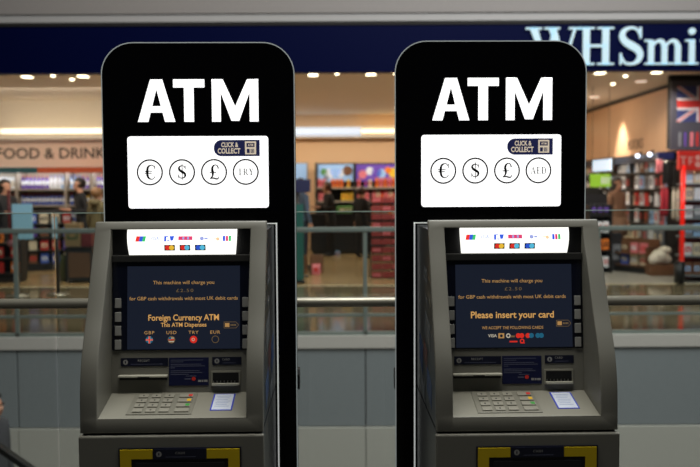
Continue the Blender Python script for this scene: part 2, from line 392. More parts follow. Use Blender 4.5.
    for i in range(nn):
        t0, t1 = i/nn, (i+1)/nn
        def hp(t, x): return Vector((x, -.413-.010*math.sin(PI*t)-.006*(1-t), 1.372+.0875*t))
        e0, e1 = .006*(1-t0)**1.5, .006*(1-t1)**1.5
        b.face([hp(t0, a0+e0), hp(t0, a1-e0), hp(t1, a1-e1), hp(t1, a0+e1)], M_head_lit)
        for x, e in ((a0, 1), (a1, -1)):
            p0, p1 = hp(t0, x+e*e0), hp(t1, x+e*e1); b.face([p0, p1, (p1.x, -.404, p1.z), (p0.x, -.404, p0.z)], M_head_lit)
    hl = b.build('header_light', r); hl['label'] = 'lit white card logo panel'
    hs = 0 if kind == 'foreign' else -.012
    hz = lambda x, z, o: Vector((x+hs, -.4142-.010*math.sin(PI*(z-1.372)/.0875)-.006*(1-(z-1.372)/.0875)-o, z))
    def logo(*items):
        b = B()
        for p, m, o in items: b.face([hz(x, z, o) for x, z in p], m)
        b.build('card_logo', hl)
    def sk(x0, x1, z0, z1, d=.004): return [(x0, z0), (x1, z0), (x1+d, z1), (x0+d, z1)]
    z0, z1 = 1.4185, 1.4365
    logo((sk(-.154, -.142, z0, z1), L_red, .001), (sk(-.142, -.131, z0, z1), L_blue, .001), (sk(-.131, -.121, z0, z1), L_grn, .001))
    b = B(); b.text('VISA', hz, -.088, 1.4235, .0115, .0012, L_blue, .030, .0); b.build('card_logo', hl)
    logo((sk(-.056, -.049, z0, z1, 0), L_blue, .001), (sk(-.046, -.038, z0+.001, z0+.004, 0), L_blue, .001), ([(-.038, z1), (-.022, z1), (-.026, z0+.004), (-.034, z0+.002)], L_blue, .001), (sk(-.049, -.042, z1-.003, z1, 0), L_blue, .001))
    logo((sk(-.008, .040, z0+.004, z1-.001, 0), L_pink, .001), (sk(.006, .012, z0+.006, z1-.003, 0), L_pale, .0015), (sk(.022, .028, z0+.006, z1-.003, 0), L_pale, .0015))
    logo((disc(.072, 1.428, .007, 12), L_pale, .001), (sk(.080, .092, 1.425, 1.431, 0), L_pale, .001))
    logo((sk(.112, .128, 1.427, 1.430, 0), L_or, .001), (disc(.126, 1.426, .006, 12), L_or, .0012))
    logo((sk(.143, .151, z0, z1, 0), L_blue, .001), (sk(.153, .161, z0, z1, 0), L_pink, .001), (sk(.163, .171, z0, z1, 0), L_grn, .001))
    for x, m0, m1 in ((-.038, L_red, L_yel), (.014, L_red, L_cyan), (.066, L_blue, L_cyan)):
        logo((sk(x-.018, x+.018, 1.387, 1.4065, 0), L_blk, .001), (disc(x-.007, 1.3967, .0085, 16), m0, .0014), (disc(x+.007, 1.3967, .0085, 16), m1, .0018))
    B().box(-.236, .236, -.422, -.40, 1.347, 1.371, mat('dark_bar', (52, 52, 50), .4), .003).build('header_ledge', r)
    # screen
    b = B(); b.plate(bk, -.2345, .2345, 1.0475, 1.347, -.006, .003, M_bezel, .002); bz = b.build('screen_bezel', r)
    for s in (-1, 1):
        for i in range(4):
            zc = 1.209-.0468*i
            b = B(); x0 = -.2255 if s < 0 else .207
            b.plate(bk, x0, x0+.0215, zc-.0165, zc+.0165, .003, .008, M_btn, .002); b.build('side_button', bz)
    b = B(); b.plate(bk, -.184 if kind == 'foreign' else -.199, .199, 1.052, 1.333, .003, .0045, M_screen); sc = b.build('screen', r)
    b = B(); c0 = .0075 if kind == 'foreign' else -.006; o = .0055
    b.text('This machine will charge you', bk, c0, 1.272, .0115, o, M_stext, .208, .006)
    b.text('£2.50', bk, c0+.004, 1.245, .0105, o, M_sdim, .058, .004, 1.25)
    b.text('for GBP cash withdrawals with most UK debit cards', bk, c0, 1.218, .0115, o, M_stext, .368, .006)
    b.build('charge_notice', sc)['label'] = 'amber charge message'; b = B()
    b.prism([(.144, 1.1210), (.185, 1.1210), (.194, 1.1300), (.194, 1.1340), (.185, 1.1430), (.144, 1.1430)], bk, .0046, .005, M_sdim)
    b.prism([(.1455, 1.1225), (.1845, 1.1225), (.1925, 1.1305), (.1925, 1.1335), (.1845, 1.1415), (.1455, 1.1415)], bk, .005, .0053, M_screen)
    b.prism(rc(.148, 1.1255, .163, 1.1385), bk, .0053, .0056, M_stext)
    for i in range(4): b.prism(rc(.167+.005*i, 1.1290, .1705+.005*i, 1.1350), bk, .0053, .0056, M_sdim)
    b.build('info_tag', sc)['label'] = 'small outlined arrow tag'; b = B()
    if kind == 'foreign':
        b.text('Foreign Currency ATM', bk, c0, 1.149, .0195, o, M_stext2, .240, .016)
        b.text('This ATM Dispenses', bk, c0, 1.1275, .0135, o, M_stext2, .155, .014)
        b.build('headline', sc)['label'] = 'amber headline'
        for i, w in enumerate(('GBP', 'USD', 'TRY', 'EUR')):
            b = B(); x = (-.109, -.034, .041, .115)[i]
            b.text(w, bk, x, 1.103, .0105, o, M_stext, .034, .01, 1.2)
            b.ring(bk, x, 1.084, 0, .0125, .0052, (M_sblue, M_sdim, M_sred, M_sdim)[i], 20)
            if i == 0:
                for ww, m, oo in ((.006, M_swhite, .0054), (.004, M_sred, .0058)):
                    b.prism(rc(x-.012, 1.084-ww/2, x+.012, 1.084+ww/2), bk, oo-.0002, oo, m); b.prism(rc(x-ww/2, 1.072, x+ww/2, 1.096), bk, oo-.0002, oo, m)
            if i == 1:
                for k2 in range(3): b.prism(rc(x-.009, 1.076+.006*k2, x+.009, 1.079+.006*k2), bk, .0053, .0056, M_sred if k2 % 2 else M_swhite)
                b.prism(rc(x-.009, 1.085, x-.001, 1.093), bk, .0056, .0059, M_sblue)
            if i == 2:
                b.ring(bk, x-.001, 1.084, .0035, .0055, .0056, M_swhite, 14)
            if i == 3: b.ring(bk, x, 1.084, 0, .0105, .0056, M_screen, 18)
            b.build('currency_option', sc)
    else:
        b.text('Please insert your card', bk, c0, 1.152, .0215, o, M_stext2, .284, .018)
        b.build('headline', sc)['label'] = 'amber headline'; b = B()
        b.text('WE ACCEPT THE FOLLOWING CARDS', bk, c0, 1.114, .0095, o, M_stext, .210, .008); b.build('card_heading', sc); b = B()
        b.text('VISA', bk, -.075, 1.087, .010, o, M_swhite, .030, .02)
        b.prism(rc(-.055, 1.083, -.035, 1.100), bk, .005, .0056, M_stext); b.ring(bk, -.045, 1.0915, 0, .005, .006, M_screen, 12)
        b.ring(bk, -.021, 1.0915, .004, .008, .0056, M_swhite, 14); b.prism(rc(-.015, 1.086, .001, 1.092), bk, .005, .0056, M_sdim)
        for x, m0, m1 in ((.019, M_sred, M_sred), (.052, M_sred, M_sblue), (.086, M_sblue, M_sblue)):
            b.ring(bk, x-.006, 1.0915, 0, .0085, .0056, m0, 16); b.ring(bk, x+.006, 1.0915, 0, .0085, .006, m1, 16)
        b.prism(rc(-.017, 1.069, .010, 1.074), bk, .005, .0056, M_sred); b.ring(bk, .026, 1.073, .004, .008, .0056, M_sred, 14); b.prism(rc(.020, 1.065, .035, 1.068), bk, .005, .0056, M_sred)
        b.build('card_emblem_row', sc)
    # lower panel of the recess
    b = B(); b.plate(bk, -.2365, .2365, .897, 1.0475, -.012, 0, M_fascia); rp = b.build('rear_panel', r)
    def strip(name, x0, x1, z0, z1, word, wx, ww):
        b = B(); b.plate(bk, x0, x1, z0, z1, 0, .002, M_label, .0006)
        b.ring(bk, x0+.016, (z0+z1)/2, 0, .0085, .0023, M_ltext, 18); b.prism(rc(x0+.014, (z0+z1)/2-.004, x0+.018, (z0+z1)/2+.004), bk, .0023, .0026, M_label)
        b.text(word, bk, wx, z0+.0155, .0068, .0024, M_ltext, ww, .006, 1.1); b.prism(rc(x0+.034, z0+.006, x1-.018, z0+.0075), bk, .002, .0024, M_lfaint)
        b.build(name, rp)
    strip('receipt_label', -.206, -.046, .9945, 1.0225, 'RECEIPT', -.128, .040)
    strip('card_label', .104, .203, .9965, 1.0235, 'CARD', .151, .026)
    b = B(); b.plate(bk, -.212, -.046, .9595, .9665, 0, .020, M_lip, .002); b.prism(rc(-.145, .9585, -.106, .9625), bk, .0195, .0205, M_black)
    b.plate(bk, -.210, -.048, .948, .9595, 0, .001, M_black); b.build('receipt_slot', rp)
    b = B(); b.plate(bk, .100, .200, .925, .977, 0, .004, M_grey2, .0015); b.plate(bk, .106, .194, .937, .971, .0035, .0048, M_black)
    for i in range(7): b.plate(bk, .108+.012*i, .110+.012*i, .937, .944, .0045, .008, M_steel)
    b.plate(bk, .104, .196, .929, .936, .003, .016, M_lip, .001); b.build('card_slot', rp)
    b = B(); b.plate(bk, -.043, .092, .928, 1.0225, 0, .0022, M_notice, .0006)
    for z, ln in ((1.013, .9), (1.007, .35), (.999, .85), (.993, .95), (.987, .12), (.977, .8), (.971, .88), (.965, .5)):
        b.prism(rc(-.037, z, -.037+.122*ln, z+.0022), bk, .0022, .0025, M_lfaint)
    b.ring(bk, .041, .951, 0, .0068, .0027, M_red, 14); b.prism(rc(.010, .9485, .031, .9525), bk, .0022, .0025, M_lfaint); b.prism(rc(.014, .959, .05, .961), bk, .0022, .0025, M_lfaint)
    for x, w in ((.056, .010), (.068, .006), (.076, .012)): b.prism(rc(x, .940, x+w, .947), bk, .0022, .0025, M_ltext)
    b.build('notice_sticker', rp)['label'] = 'navy notice with small print'
    # keypad shelf
    b = B(); b.plate(shf, -.2365, .2365, 0, 1, -.008, 0, M_grey2, .0015); b.plate(shf, -.2365, .2365, .985, 1.03, -.02, .002, M_grey2, .001); sh = b.build('keypad_shelf', r)
    b = B(); b.plate(shf, -.153, .058, .07, .88, 0, .003, M_kplate, .001); kp = b.build('keypad', r)
    for j in range(4):
        v = .14+.185*j
        for i in range(3):
            b = B(); x = -.136+.043*i; b.plate(shf, x, x+.032, v, v+.125, .003, .007, M_key, .001)
            if not (j == 3 and i != 1): b.prism(rc(x+.013, v+.04, x+.018, v+.085), shf, .0069, .0072, M_ring)
            b.build('key', kp)
        b = B(); x = .000; b.plate(shf, x, x+.046, v, v+.125, .003, .007, M_key, .001)
        m = (M_red, M_yel, M_green, M_key)[j]
        b.plate(shf, x+.030, x+.043, v+.02, v+.105, .0068, .0075, m); b.build('function_key', kp)
    b = B(); b.plate(shf, .113, .185, .10, .74, 0, .0012, M_blue); b.prism(rc(.1175, .12, .1805, .715), shf, .0012, .0016, M_paper)
    for i in range(7): b.prism(rc(.125+.003*(i % 2), .19+.065*i, .172-.004*(i % 3), .21+.065*i), shf, .0016, .0018, mat('sticker_text', (160, 172, 206), .5))
    b.build('instruction_sticker', sh)['label'] = 'white sticker with blue border'
    # safe cabinet
    b = B(); b.box(-.288, .288, -.63, -.001, 0, .812, M_side); b.build('lower_cabinet', r)
    b = B(); b.box(-.2935, .2935, -.652, -.628, 0, .8135, M_fascia, .005); b.build('cabinet_door', r)
    B().box(-.285, .285, -.625, -.01, .8125, .8275, M_black).build('shadow_gap_strip', r)
    f = lambda x, z, o: Vector((x-.007, -.652-o, z))
    b = B(); b.prism(rc(-.159, .50, .229, .7765), f, 0, .004, M_label)
    b.prism(rc(-.154, .505, -.119, .772), f, .004, .007, M_yframe); b.prism(rc(.188, .505, .224, .772), f, .004, .007, M_yframe)
    b.prism(rc(-.119, .742, -.051, .772), f, .004, .007, M_yframe); b.prism(rc(.120, .742, .188, .772), f, .004, .007, M_yframe)
    cd = b.build('cash_dispenser', r); cd['label'] = 'yellow surround of the cash outlet'
    b = B(); b.prism(rc(-.050, .741, .119, .7735), f, .004, .008, M_label); b.ring(f, -.031, .7575, 0, .009, .0083, M_ltext, 18); b.prism(rc(-.033, .7535, -.029, .7615), f, .0083, .0086, M_label)
    b.text('CASH', f, .036, .7575, .007, .0083, M_ltext, .030, .006, 1.1); b.prism(rc(-.010, .7475, .085, .749), f, .008, .0084, M_lfaint); b.build('cash_label', cd)
    b = B(); b.prism(rc(-.118, .60, .187, .741), f, .004, .0055, M_black); b.prism(rc(-.105, .705, .175, .730), f, .0055, .009, mat('slot_dark', (30, 30, 32), .35)); b.prism(rc(-.110, .61, .180, .69), f, .0055, .02, mat('slot_tray', (58, 58, 60), .35)); b.build('cash_slot', cd)
    return r
kiosk(-.5855, 'grey cash machine showing Foreign Currency ATM on its screen and TRY on its lit sign', .005, 'TRY', 'foreign')
kiosk(.549, 'grey cash machine showing Please insert your card on its screen and AED on its sign', .0105, 'AED', 'card')
# ------------------------------------------------------------------ mall shell
M_floor = tiles('polished_floor_tile', (112, 101, 78), (94, 86, 68), 1.2, 1.2, .09)
M_floorN = tiles('near_floor_tile', (62, 60, 57), (48, 46, 44), .6, .6, .35)
M_shopfloor = tiles('shop_floor', (160, 132, 92), (136, 112, 78), .9, .3, .22)
M_shopfloor_grey = tiles('aisle_floor', (150, 146, 138), (130, 126, 118), .6, .6, .3)
M_white = mat('white_edge', (214, 208, 200), .5)
M_panel = mat('spandrel_panel', (148, 154, 156), .4)
M_panel2 = mat('lower_wall', (200, 198, 188), .5)
M_upper = mat('bulkhead_grey', (150, 145, 142), .6)
M_upper2 = mat('bulkhead_pale', (180, 178, 176), .6)
M_blueb = mat('fascia_navy', (2, 9, 52), .5, spec=.05)
M_tan = mat('tan_plaster', (226, 214, 196), .7)
M_orange = mat('warm_wall', (236, 196, 152), .7)
M_wood = wood('pale_wood_panel', (208, 166, 130), (198, 155, 118))
M_dkgrey = mat('dark_gap', (26, 24, 22), .7)
M_rail = mat('rail_steel', (176, 172, 156), .38, .55)
M_railg = mat('grey_green_rail', (130, 140, 133), .4, .1)
M_glassN = glass('near_glass', (.92, .938, .922)); M_glassF = glass('far_glass', (.95, .968, .955))
M_lamp = mat('lamp_disc', (255, 240, 210), .4, emit=(255, 238, 200), es=6, var=0)
M_cove = mat('cove_tube', (255, 244, 220), .4, emit=(255, 240, 205), es=1.7, var=0)

YF, YS = 8.93, 13.5
struct(B().box(-9, 9, -4, 4.0, -.3, 0, M_floorN).build('floor'))
struct(B().box(-9, 9, YF, YS, -.128, 0, M_floor).build('floor_walkway'))
struct(B().box(-9, 3.2, YS+.06, 24, -.128, 0, M_shopfloor).build('floor_shop'))
struct(B().box(3.2, 9, YS+.06, 24, -.128, 0, M_shopfloor_grey).build('floor_aisle'))
struct(B().box(-9, 9, YS, YS+.06, -.1, .004, mat('threshold', (226, 214, 180), .3)).build('trim_threshold'))
struct(B().box(-12, 12, -2, 14, -4.9, -4.7, M_panel2).build('floor_lower'))
struct(B().box(-9, 9, YF-.03, YF+.03, -.128, .006, M_white).build('trim_slab_edge'))
b = B()
xs0 = .16-1.25*7
for i in range(14): b.box(xs0+1.25*i+.006, xs0+1.25*(i+1)-.006, YF-.01, YF+.03, -.98, -.145, M_panel, .004)
b.box(-9, 9, YF+.03, YF+.06, -1.0, -.128, M_dkgrey); struct(b.build('wall_spandrel'))
b = B()
for i in range(14): b.box(xs0+1.25*i+.004, xs0+1.25*(i+1)-.004, YF-.03, YF+.05, -4.7, -.99, M_panel2, .003)
b.box(-9, 9, YF+.05, YF+.08, -4.7, -.99, mat('seam_grey', (120, 124, 122), .6)); struct(b.build('wall_lower'))
b = B(); b.box(-10, 10, YS-.02, YS+.4, 4.235, 4.36, M_upper2); struct(b.build('trim_bulkhead'))
b = B(); b.box(-10, 10, YS-.05, YS+.4, 4.36, 7.5, M_upper); struct(b.build('wall_bulkhead'))

# near balustrade: glass + round handrail
t = thing('glass_balustrade', 'near clear glass balustrade with round steel handrail behind the cash machines', 'railing', (0, 3.82, 0))
gz = 1.60-(212-187)/837*3.82
for i, (x0, x1) in enumerate(((-5.2, -3.37), (-3.36, -1.36), (-1.35, .95), (.96, 2.95), (2.96, 5))):
    B().box(x0, x1, -.008, .008, .02, gz, M_glassN).build('glass_pane', t)
    B().box(x0, x1, -.0085, .0085, gz, gz+.004, mat('glass_edge', (150, 176, 168), .3)).build('pane_edge', t)['label'] = 'pale green top edge of the glass'
hzr = AZ(345, 302, 3.76)
b = B(); b.tube((-5.2, -.06, hzr), (5, -.06, hzr), .0225, M_rail, 20); h = b.build('handrail', t); h['label'] = 'round steel handrail'
for x in (-2.3, -.6, .62, 2.2):
    B().tube((x, -.06, hzr-.02), (x, 0, hzr-.05), .008, M_rail).build('rail_bracket', h)
b = B(); b.box(-5.2, 5, -.05, .05, 0, .12, M_steel); b.build('base_channel', t)
# far balustrade
t = thing('glass_balustrade', 'far glass balustrade with thick grey-green rail along the shop walkway', 'railing', (0, YF+.03, 0))
rz = AZ(345, 229.5, YF+.03)
b = B(); b.box(-9, 9, -.028, .028, rz-.026, rz+.026, M_railg, .01); b.build('top_rail', t)
lz = AZ(345, 315.5, YF)
b = B(); b.box(-9, 9, -.014, .014, lz-.016, lz+.016, M_railg, .004); b.build('lower_rail', t)
b = B(); b.box(-9, 9, -.02, .02, .006, .045, M_railg, .004); b.build('base_channel', t)
for i in range(-6, 8):
    x = .16+1.25*i
    b = B(); b.box(x-.022, x+.022, -.02, .02, .006, rz-.02, M_railg, .004); b.build('post', t)
    B().box(x+.03, x+1.22, -.005, .005, .05, rz-.03, M_glassF).build('glass_pane', t)

# ------------------------------------------------------------------ shop shell
ZC = 3.46
struct(B().box(-9, 9, YS+.082, 24, ZC, ZC+.1, M_tan).build('ceiling'))
struct(B().box(-8.9, -8.7, YS+.1, 24, 0, ZC, M_tan).build('wall_left'))
YB = 21.6; YW = 17.75
struct(B().box(-9, 9, YB, YB+.2, 0, ZC, M_orange).build('wall_back'))
b = B(); b.box(-8.7, -3.9, YW, YW+.15, 0, ZC, M_tan); b.box(-4.05, -3.9, YW, YB, 0, ZC, M_tan); struct(b.build('wall_food'))
b = B(); b.box(5.80, 5.95, 15.28, YB, 2.22, 3.37, M_wood); struct(b.build('wall_right'))
b = B(); b.box(5.86, 6.0, 15.28, YB, 3.37, ZC, M_dkgrey); b.box(6.42, 6.5, 14.4, YB, 0, ZC, M_tan); struct(b.build('wall_right_recess'))  # dark strip above the wood panel has the gap's shadow put into its colour
b = B(); b.box(5.42, 8.7, 14.27, 14.37, 2.22, ZC, M_dkgrey); struct(b.build('wall_pier'))

# coves: strip lights over the wall bulkheads
def cove(name, label, x0, x1, y, z0, z1, xa, xb, es=None):
    t = thing(name, label, 'light', (0, y, 0))
    b = B(); b.box(x0, x1, -.30, 0, z0-.03, z0, M_tan); b.box(x0, x1, -.30, -.27, z0, z0+.05, M_tan); b.box(x0, x1, -.02, 0, z0, z1, mat('cove_liner', (245, 235, 215), .6)); b.build('cove_trough', t)
    b = B(); b.tube((xa, -.30, z0+.13), (xb, -.30, z0+.13), .05, es or M_cove, 10); b.build('tube_lamp', t)
cove('cove_light', 'long glowing cove light above the food and drink sign', -8.6, -3.9, YW, 2.66, 2.90, AX(3, YW-.3), -4.0)
cove('cove_light', 'glowing cove light above the back wall shelves', -3.9, 5.7, YB, 2.88, 3.16, AX(362, YB-.3), 5.4, mat('cove_tube_warm', (255, 244, 220), .4, emit=(255, 230, 180), es=2.0, var=0))
t = thing('cove_light', 'cooler end of the back cove light between the machines', 'light', (0, YB-.3, 0))
B().tube((-3.8, 0, 3.0), (AX(361, YB-.3), 0, 3.0), .11, mat('cove_tube_cool', (220, 235, 255), .4, emit=(205, 220, 240), es=.7, var=0), 10).build('tube_lamp', t)

# sign board over the food wall
t = thing('food_sign', 'pale sign board reading FOOD & DRINK over the lit shelves', 'sign', (0, YW-.02, 0))
sz0, sz1 = AZ(50, 167, YW), AZ(50, 137, YW)
b = B(); b.box(-8.6, -3.9, -.06, 0, sz0, sz1, mat('sign_beige', (218, 184, 158), .6)); b.build('sign_board', t)
xa, zb = at(-1.5, 158.8, YW); xb, zt = at(107, 148, YW)
b = B(); b.text('FOOD & DRINK', lambda x, z, o: Vector((x, -.062-o, z)), xa, zb, zt-zb, .002, mat('sign_brown', (36, 24, 18), .6), xb-xa, .012, 1, 'l'); b.build('sign_lettering', t)['label'] = 'dark FOOD & DRINK letters'
# BOOKS lettering on the wood wall
t = thing('wall_lettering', 'small dark BOOKS lettering on the pale wood wall panel', 'sign', (5.798, 17.05, 0))
b = B(); b.text('BOOKS', lambda x, z, o: Vector((-o, -x, z)), 0, 2.34, .19, .003, mat('sign_brown2', (70, 44, 28), .6), .9, .01); b.build('letters', t)

# shop fascia with white serif letters
t = thing('shop_fascia', 'navy shop fascia board carrying large white serif WHSmith letters', 'sign', (0, YS, 0))
fz0, fz1 = AZ(350, 72, YS-.1), AZ(350, 25, YS-.1)
b = B(); b.box(-10, 10, -.10, .08, fz0, fz1, M_blueb); b.build('fascia_board', t)
b = B(); b.box(-10, 10, -.12, .08, fz1, fz1+.035, M_dkgrey); b.build('top_edge', t)
yl = YS-.16; xw, zw = at(525, 66.5, yl); ch = .587
fl = lambda x, z, o: Vector((x, -.10-o, z))
M_letter = mat('letter_white', (190, 212, 220), .4, emit=(174, 206, 218), es=.52)
zl = at(612, 64.6, yl)[1]
for c, px in zip('WHSmith', (525, 577, 616.5, 643, 683.5, 698, 715.5)):
    b = B(); put_serif(b, c, fl, AX(px, yl), zl, ch, .02, .06, M_letter, False); b.build('letter', t)

# downlights in the shop ceiling
def lightpos(px, py): 
    d = CAMROT @ Vector(((px-350)/FPX, -(py-233.5)/FPX, -1)); k = (ZC-.015-EYE)/d.z; return d.x*k, d.y*k
def lamp(px, py, oval, label, power, small=.034):
    x, y = lightpos(px, py)
    t = thing('ceiling_downlight', label, 'ceiling light', (x, y, ZC), 0, 'shop ceiling downlights')
    b = B(); r = .075 if oval else small
    if oval: b.box(-r, r, -.09, .09, -.012, 0, M_lamp, .003)
    else: b.lathe([(r, -.03), (r, 0)], (0, 0, 0), M_lamp, 14)
    b.build('lamp_lens', t)
    b = B()
    if oval: b.box(-r-.02, r+.02, -.11, .11, -.004, -.001, M_white)
    else: b.lathe([(r+.02, -.006), (r+.02, -.001)], (0, 0, 0), M_white, 14)
    b.build('lamp_rim', t)
    if power:
        l = bpy.data.lights.new('downlight_beam', 'SPOT'); l.energy = power; l.spot_size = 2.5; l.spot_blend = .6; l.shadow_soft_size = .06; l.color = (1, .90, .76)
        o = bpy.data.objects.new('downlight_beam', l); C.objects.link(o); o.location = (x, y, ZC-.05)
PW = 110
for a in ((27, 77.5, 1, 'wide rectangular ceiling light under the navy fascia, farthest left', PW), (53, 75.6, 0, 'small round downlight beside the leftmost wide ceiling light', 0),
          (72, 79.4, 0, 'small round downlight just left of the wide light by the left machine', 0), (83, 77, 1, 'wide ceiling light just left of the left cash machine sign board', PW),
          (313, 75.6, 1, 'wide ceiling light just right of the left cash machine sign board', PW), (337, 73.6, 0, 'small round downlight between two wide lights in the gap between machines', 0),
          (371, 75, 1, 'wide ceiling light just left of the right cash machine sign board', PW), (396, 74, 0, 'small round downlight touching the left edge of the right sign board', 0),
          (600, 73.8, 1, 'wide ceiling light just right of the right cash machine sign board', PW), (623, 70.8, 0, 'round downlight right under the large letter S', 0),
          (625.5, 76, 0, 'round downlight set back behind the one under the letter S', 0), (657, 73, 1, 'wide ceiling light under the letter m of the fascia', PW),
          (680, 70.3, 0, 'round downlight under the letter i of the fascia', 0), (613, 84, 0, 'round downlight deeper in the ceiling right of the right machine', 60)):
    lamp(*a)
def dimlamp(px, py, label):
    x, y = lightpos(px, py)
    t = thing('ceiling_downlight', label, 'ceiling light', (x, y, ZC), 0, 'dim shop ceiling downlights')
    b = B(); b.lathe([(.10, -.02), (.10, 0)], (0, 0, 0), mat('dim_lens', (230, 214, 200), .4, emit=(230, 205, 185), es=.9, var=0), 14); b.build('lamp_lens', t)
dimlamp(641, 82, 'dim oval downlight above the pale wood wall'); dimlamp(594.5, 97.5, 'dim downlight deep in the ceiling beside the right sign board'); dimlamp(337, 123.5, 'dim downlight deep in the ceiling over the back cove light')
# ------------------------------------------------------------------ people
M_skin = mat('skin', (190, 140, 112), .55)
def person(name_label, X, Y, rz, ht, top, legs, hair, long_hair=False, arms='down', lean=0, coat=False, skin=M_skin, z=0, hood=False):
    V, E, R = [], [], []
    def v(p, r, par=None):
        V.append(p); R.append(r); i = len(V)-1
        if par is not None: E.append((par, i))
        return i
    pel = v((0, 0, .95), (.15, .11)); w = v((0, -lean*.3, 1.12), (.135, .10), pel); ch = v((0, -lean*.7, 1.33), (.16, .115), w)
    nk = v((0, -lean*.95+.005, 1.475), (.056, .056), ch); jw = v((0, -lean-.03, 1.555), (.062, .062), nk); cn = v((0, -lean-.012, 1.635), (.082, .09), jw); v((0, -lean-.005, 1.70), (.06, .065), cn)
    v((0, -lean-.118, 1.59), (.014, .014), jw)
    for s in (-1, 1):
        v((s*.088, -lean-.005, 1.60), (.012, .02), cn)
        sh = v((s*.175, -lean*.75, 1.405), (.062, .062), ch)
        if arms == 'bent': el = (s*.235, -lean*.5+.02, 1.13); wr = (s*.15, -lean-.24, 1.16); dv = Vector((-s*.25, -1, .12)).normalized()
        else: el = (s*.235, -lean*.4+.015, 1.12); wr = (s*.245, -lean*.3-.05, .88); dv = Vector((0, -.15, -1)).normalized()
        e = v(el, (.046, .046), sh); wi = v(wr, (.028, .028), e); pm = v(tuple(Vector(wr)+dv*.07), (.036, .02), wi)
        sd = Vector((0, 1, 0)) if arms == 'down' else Vector((s, 0, 0))
        for k in range(4):
            p0 = Vector(V[pm])+sd*(.013*(k-1.5)*1.2)+dv*.035; a = v(tuple(p0), (.0085, .0085), pm)
            v(tuple(p0+dv*(.05, .058, .055, .042)[k]+Vector((0, -.012, 0))), (.0075, .0075), a)
        th = v(tuple(Vector(wr)+dv*.04-sd*.035), (.010, .010), wi); v(tuple(Vector(wr)+dv*.085-sd*.045), (.008, .008), th)
        hp = v((s*.095, 0, .86), (.095, .095), pel); kn = v((s*.10, -.015, .49), (.066, .066), hp); an = v((s*.105, .02, .10), (.046, .046), kn); v((s*.115, -.15, .045), (.036, .04), an)
    me = bpy.data.meshes.new('p'); me.from_pydata(V, E, []); o = bpy.data.objects.new('p', me); C.objects.link(o)
    sm = o.modifiers.new('s', 'SKIN'); ss = o.modifiers.new('u', 'SUBSURF'); ss.levels = 2; ss.render_levels = 2; sm.use_smooth_shade = True
    sk = me.skin_vertices[0].data
    for i, r in enumerate(R): sk[i].radius = r
    sk[0].use_root = True
    dg = bpy.context.evaluated_depsgraph_get(); bm = bmesh.new(); bm.from_mesh(o.evaluated_get(dg).to_mesh())
    bpy.data.objects.remove(o)
    ms = [skin, top, legs, M_black]
    for f in bm.faces:
        c = f.calc_center_median(); f.smooth = True
        hand = abs(c.x) > .10 and ((arms == 'down' and c.z < .90 and abs(c.x) > .2) or (arms == 'bent' and c.y < -lean-.23))
        f.material_index = 0 if (c.z > 1.475 or hand) else 3 if c.z < .085 else 2 if (c.z < (.62 if coat else .93) and not (arms == 'down' and abs(c.x) > .2)) else 1
    zmin = min(q.co.z for q in bm.verts)
    for q in bm.verts: q.co.z -= zmin
    k = ht/(max(q.co.z for q in bm.verts))
    m2 = bpy.data.meshes.new('person'); bm.to_mesh(m2); bm.free()
    for m in ms: m2.materials.append(m)
    r = bpy.data.objects.new('person', m2); C.objects.link(r); r.location = (X, Y, z); r.rotation_euler = (0, 0, rz); r.scale = (k, k, k)
    tag(r, name_label, 'person', 'shoppers')
    b = B(); b.ball((0, -lean+.012, 1.645-zmin), .112, hair, 14, (.92, 1.05, 1.0))
    for f in [f for f in b.bm.faces if f.calc_center_median().y < -lean-.035 and f.calc_center_median().z < 1.685-zmin or f.calc_center_median().z < 1.57-zmin]: b.bm.faces.remove(f)
    if long_hair: b.lathe([(.07, -.30), (.10, -.22), (.105, -.06), (.09, .04)], (0, -lean+.055, 1.60-zmin), hair, 12)
    b.build('hair', r)
    b = B()
    for s in (-1, 1): b.ball((s*.034, -lean-.098, 1.622-zmin), .010, M_black, 8)
    b.build('eyes', r)
    b = B(); b.box(-.024, .024, -lean-.096, -lean-.086, 1.543-zmin, 1.552-zmin, mat('lips', (150, 80, 74), .5), .003); b.build('mouth', r)
    if hood:
        b = B(); b.lathe([(.085, -.02), (.12, .0), (.115, .06), (.09, .085)], (0, -lean+.06, 1.43-zmin), top, 12); b.build('hood', r)
    if coat:
        b = B(); b.lathe([(.21, .0), (.20, .18), (.185, .36)], (0, 0, .60-zmin), top, 14); b.build('coat_skirt', r)
    return r
H_dk = mat('hair_dark', (30, 22, 18), .5); H_br = mat('hair_brown', (64, 40, 26), .5); H_lt = mat('hair_light_brown', (128, 92, 56), .5)
T_blk = mat('cloth_black', (20, 20, 22), .8); T_den = mat('denim', (66, 82, 102), .8); T_khk = mat('khaki', (108, 98, 66), .8); T_tan = mat('tan_coat', (132, 98, 74), .8)
T_nav = mat('navy_trousers', (28, 32, 46), .8); T_gry = mat('grey_cloth', (70, 70, 74), .8)
person('person with long dark hair and dark top at left end of lit food shelves', AX(5, 15.3), 15.3, 1.0, 1.72, T_blk, T_nav, H_dk, True, 'bent')
person('person in black with short dark hair, head bent over the food shelves', AX(82, 16.3), 16.3, -.9, 1.75, T_blk, T_blk, H_dk, False, 'bent', .05)
person('person in a khaki hooded jacket with light brown hair beside the left machine', AX(97, 15.0), 15.0, 2.6, 1.57, T_khk, T_gry, H_lt, False, 'down', 0, False, hood=True)
person('person in a blue denim jacket beside the navy counter screen', AX(301, 16.3), 16.3, 2.2, 1.72, T_den, T_nav, H_dk, False, 'down')
person('person in black leaning at the till counter before the back shelves', AX(331, 19.3), 19.3, -1.2, 1.68, T_blk, T_blk, H_br, False, 'bent', .10)
person('person in black standing right of the till counter', AX(361, 18.7), 18.7, 2.4, 1.55, T_blk, T_blk, H_br, False, 'down')
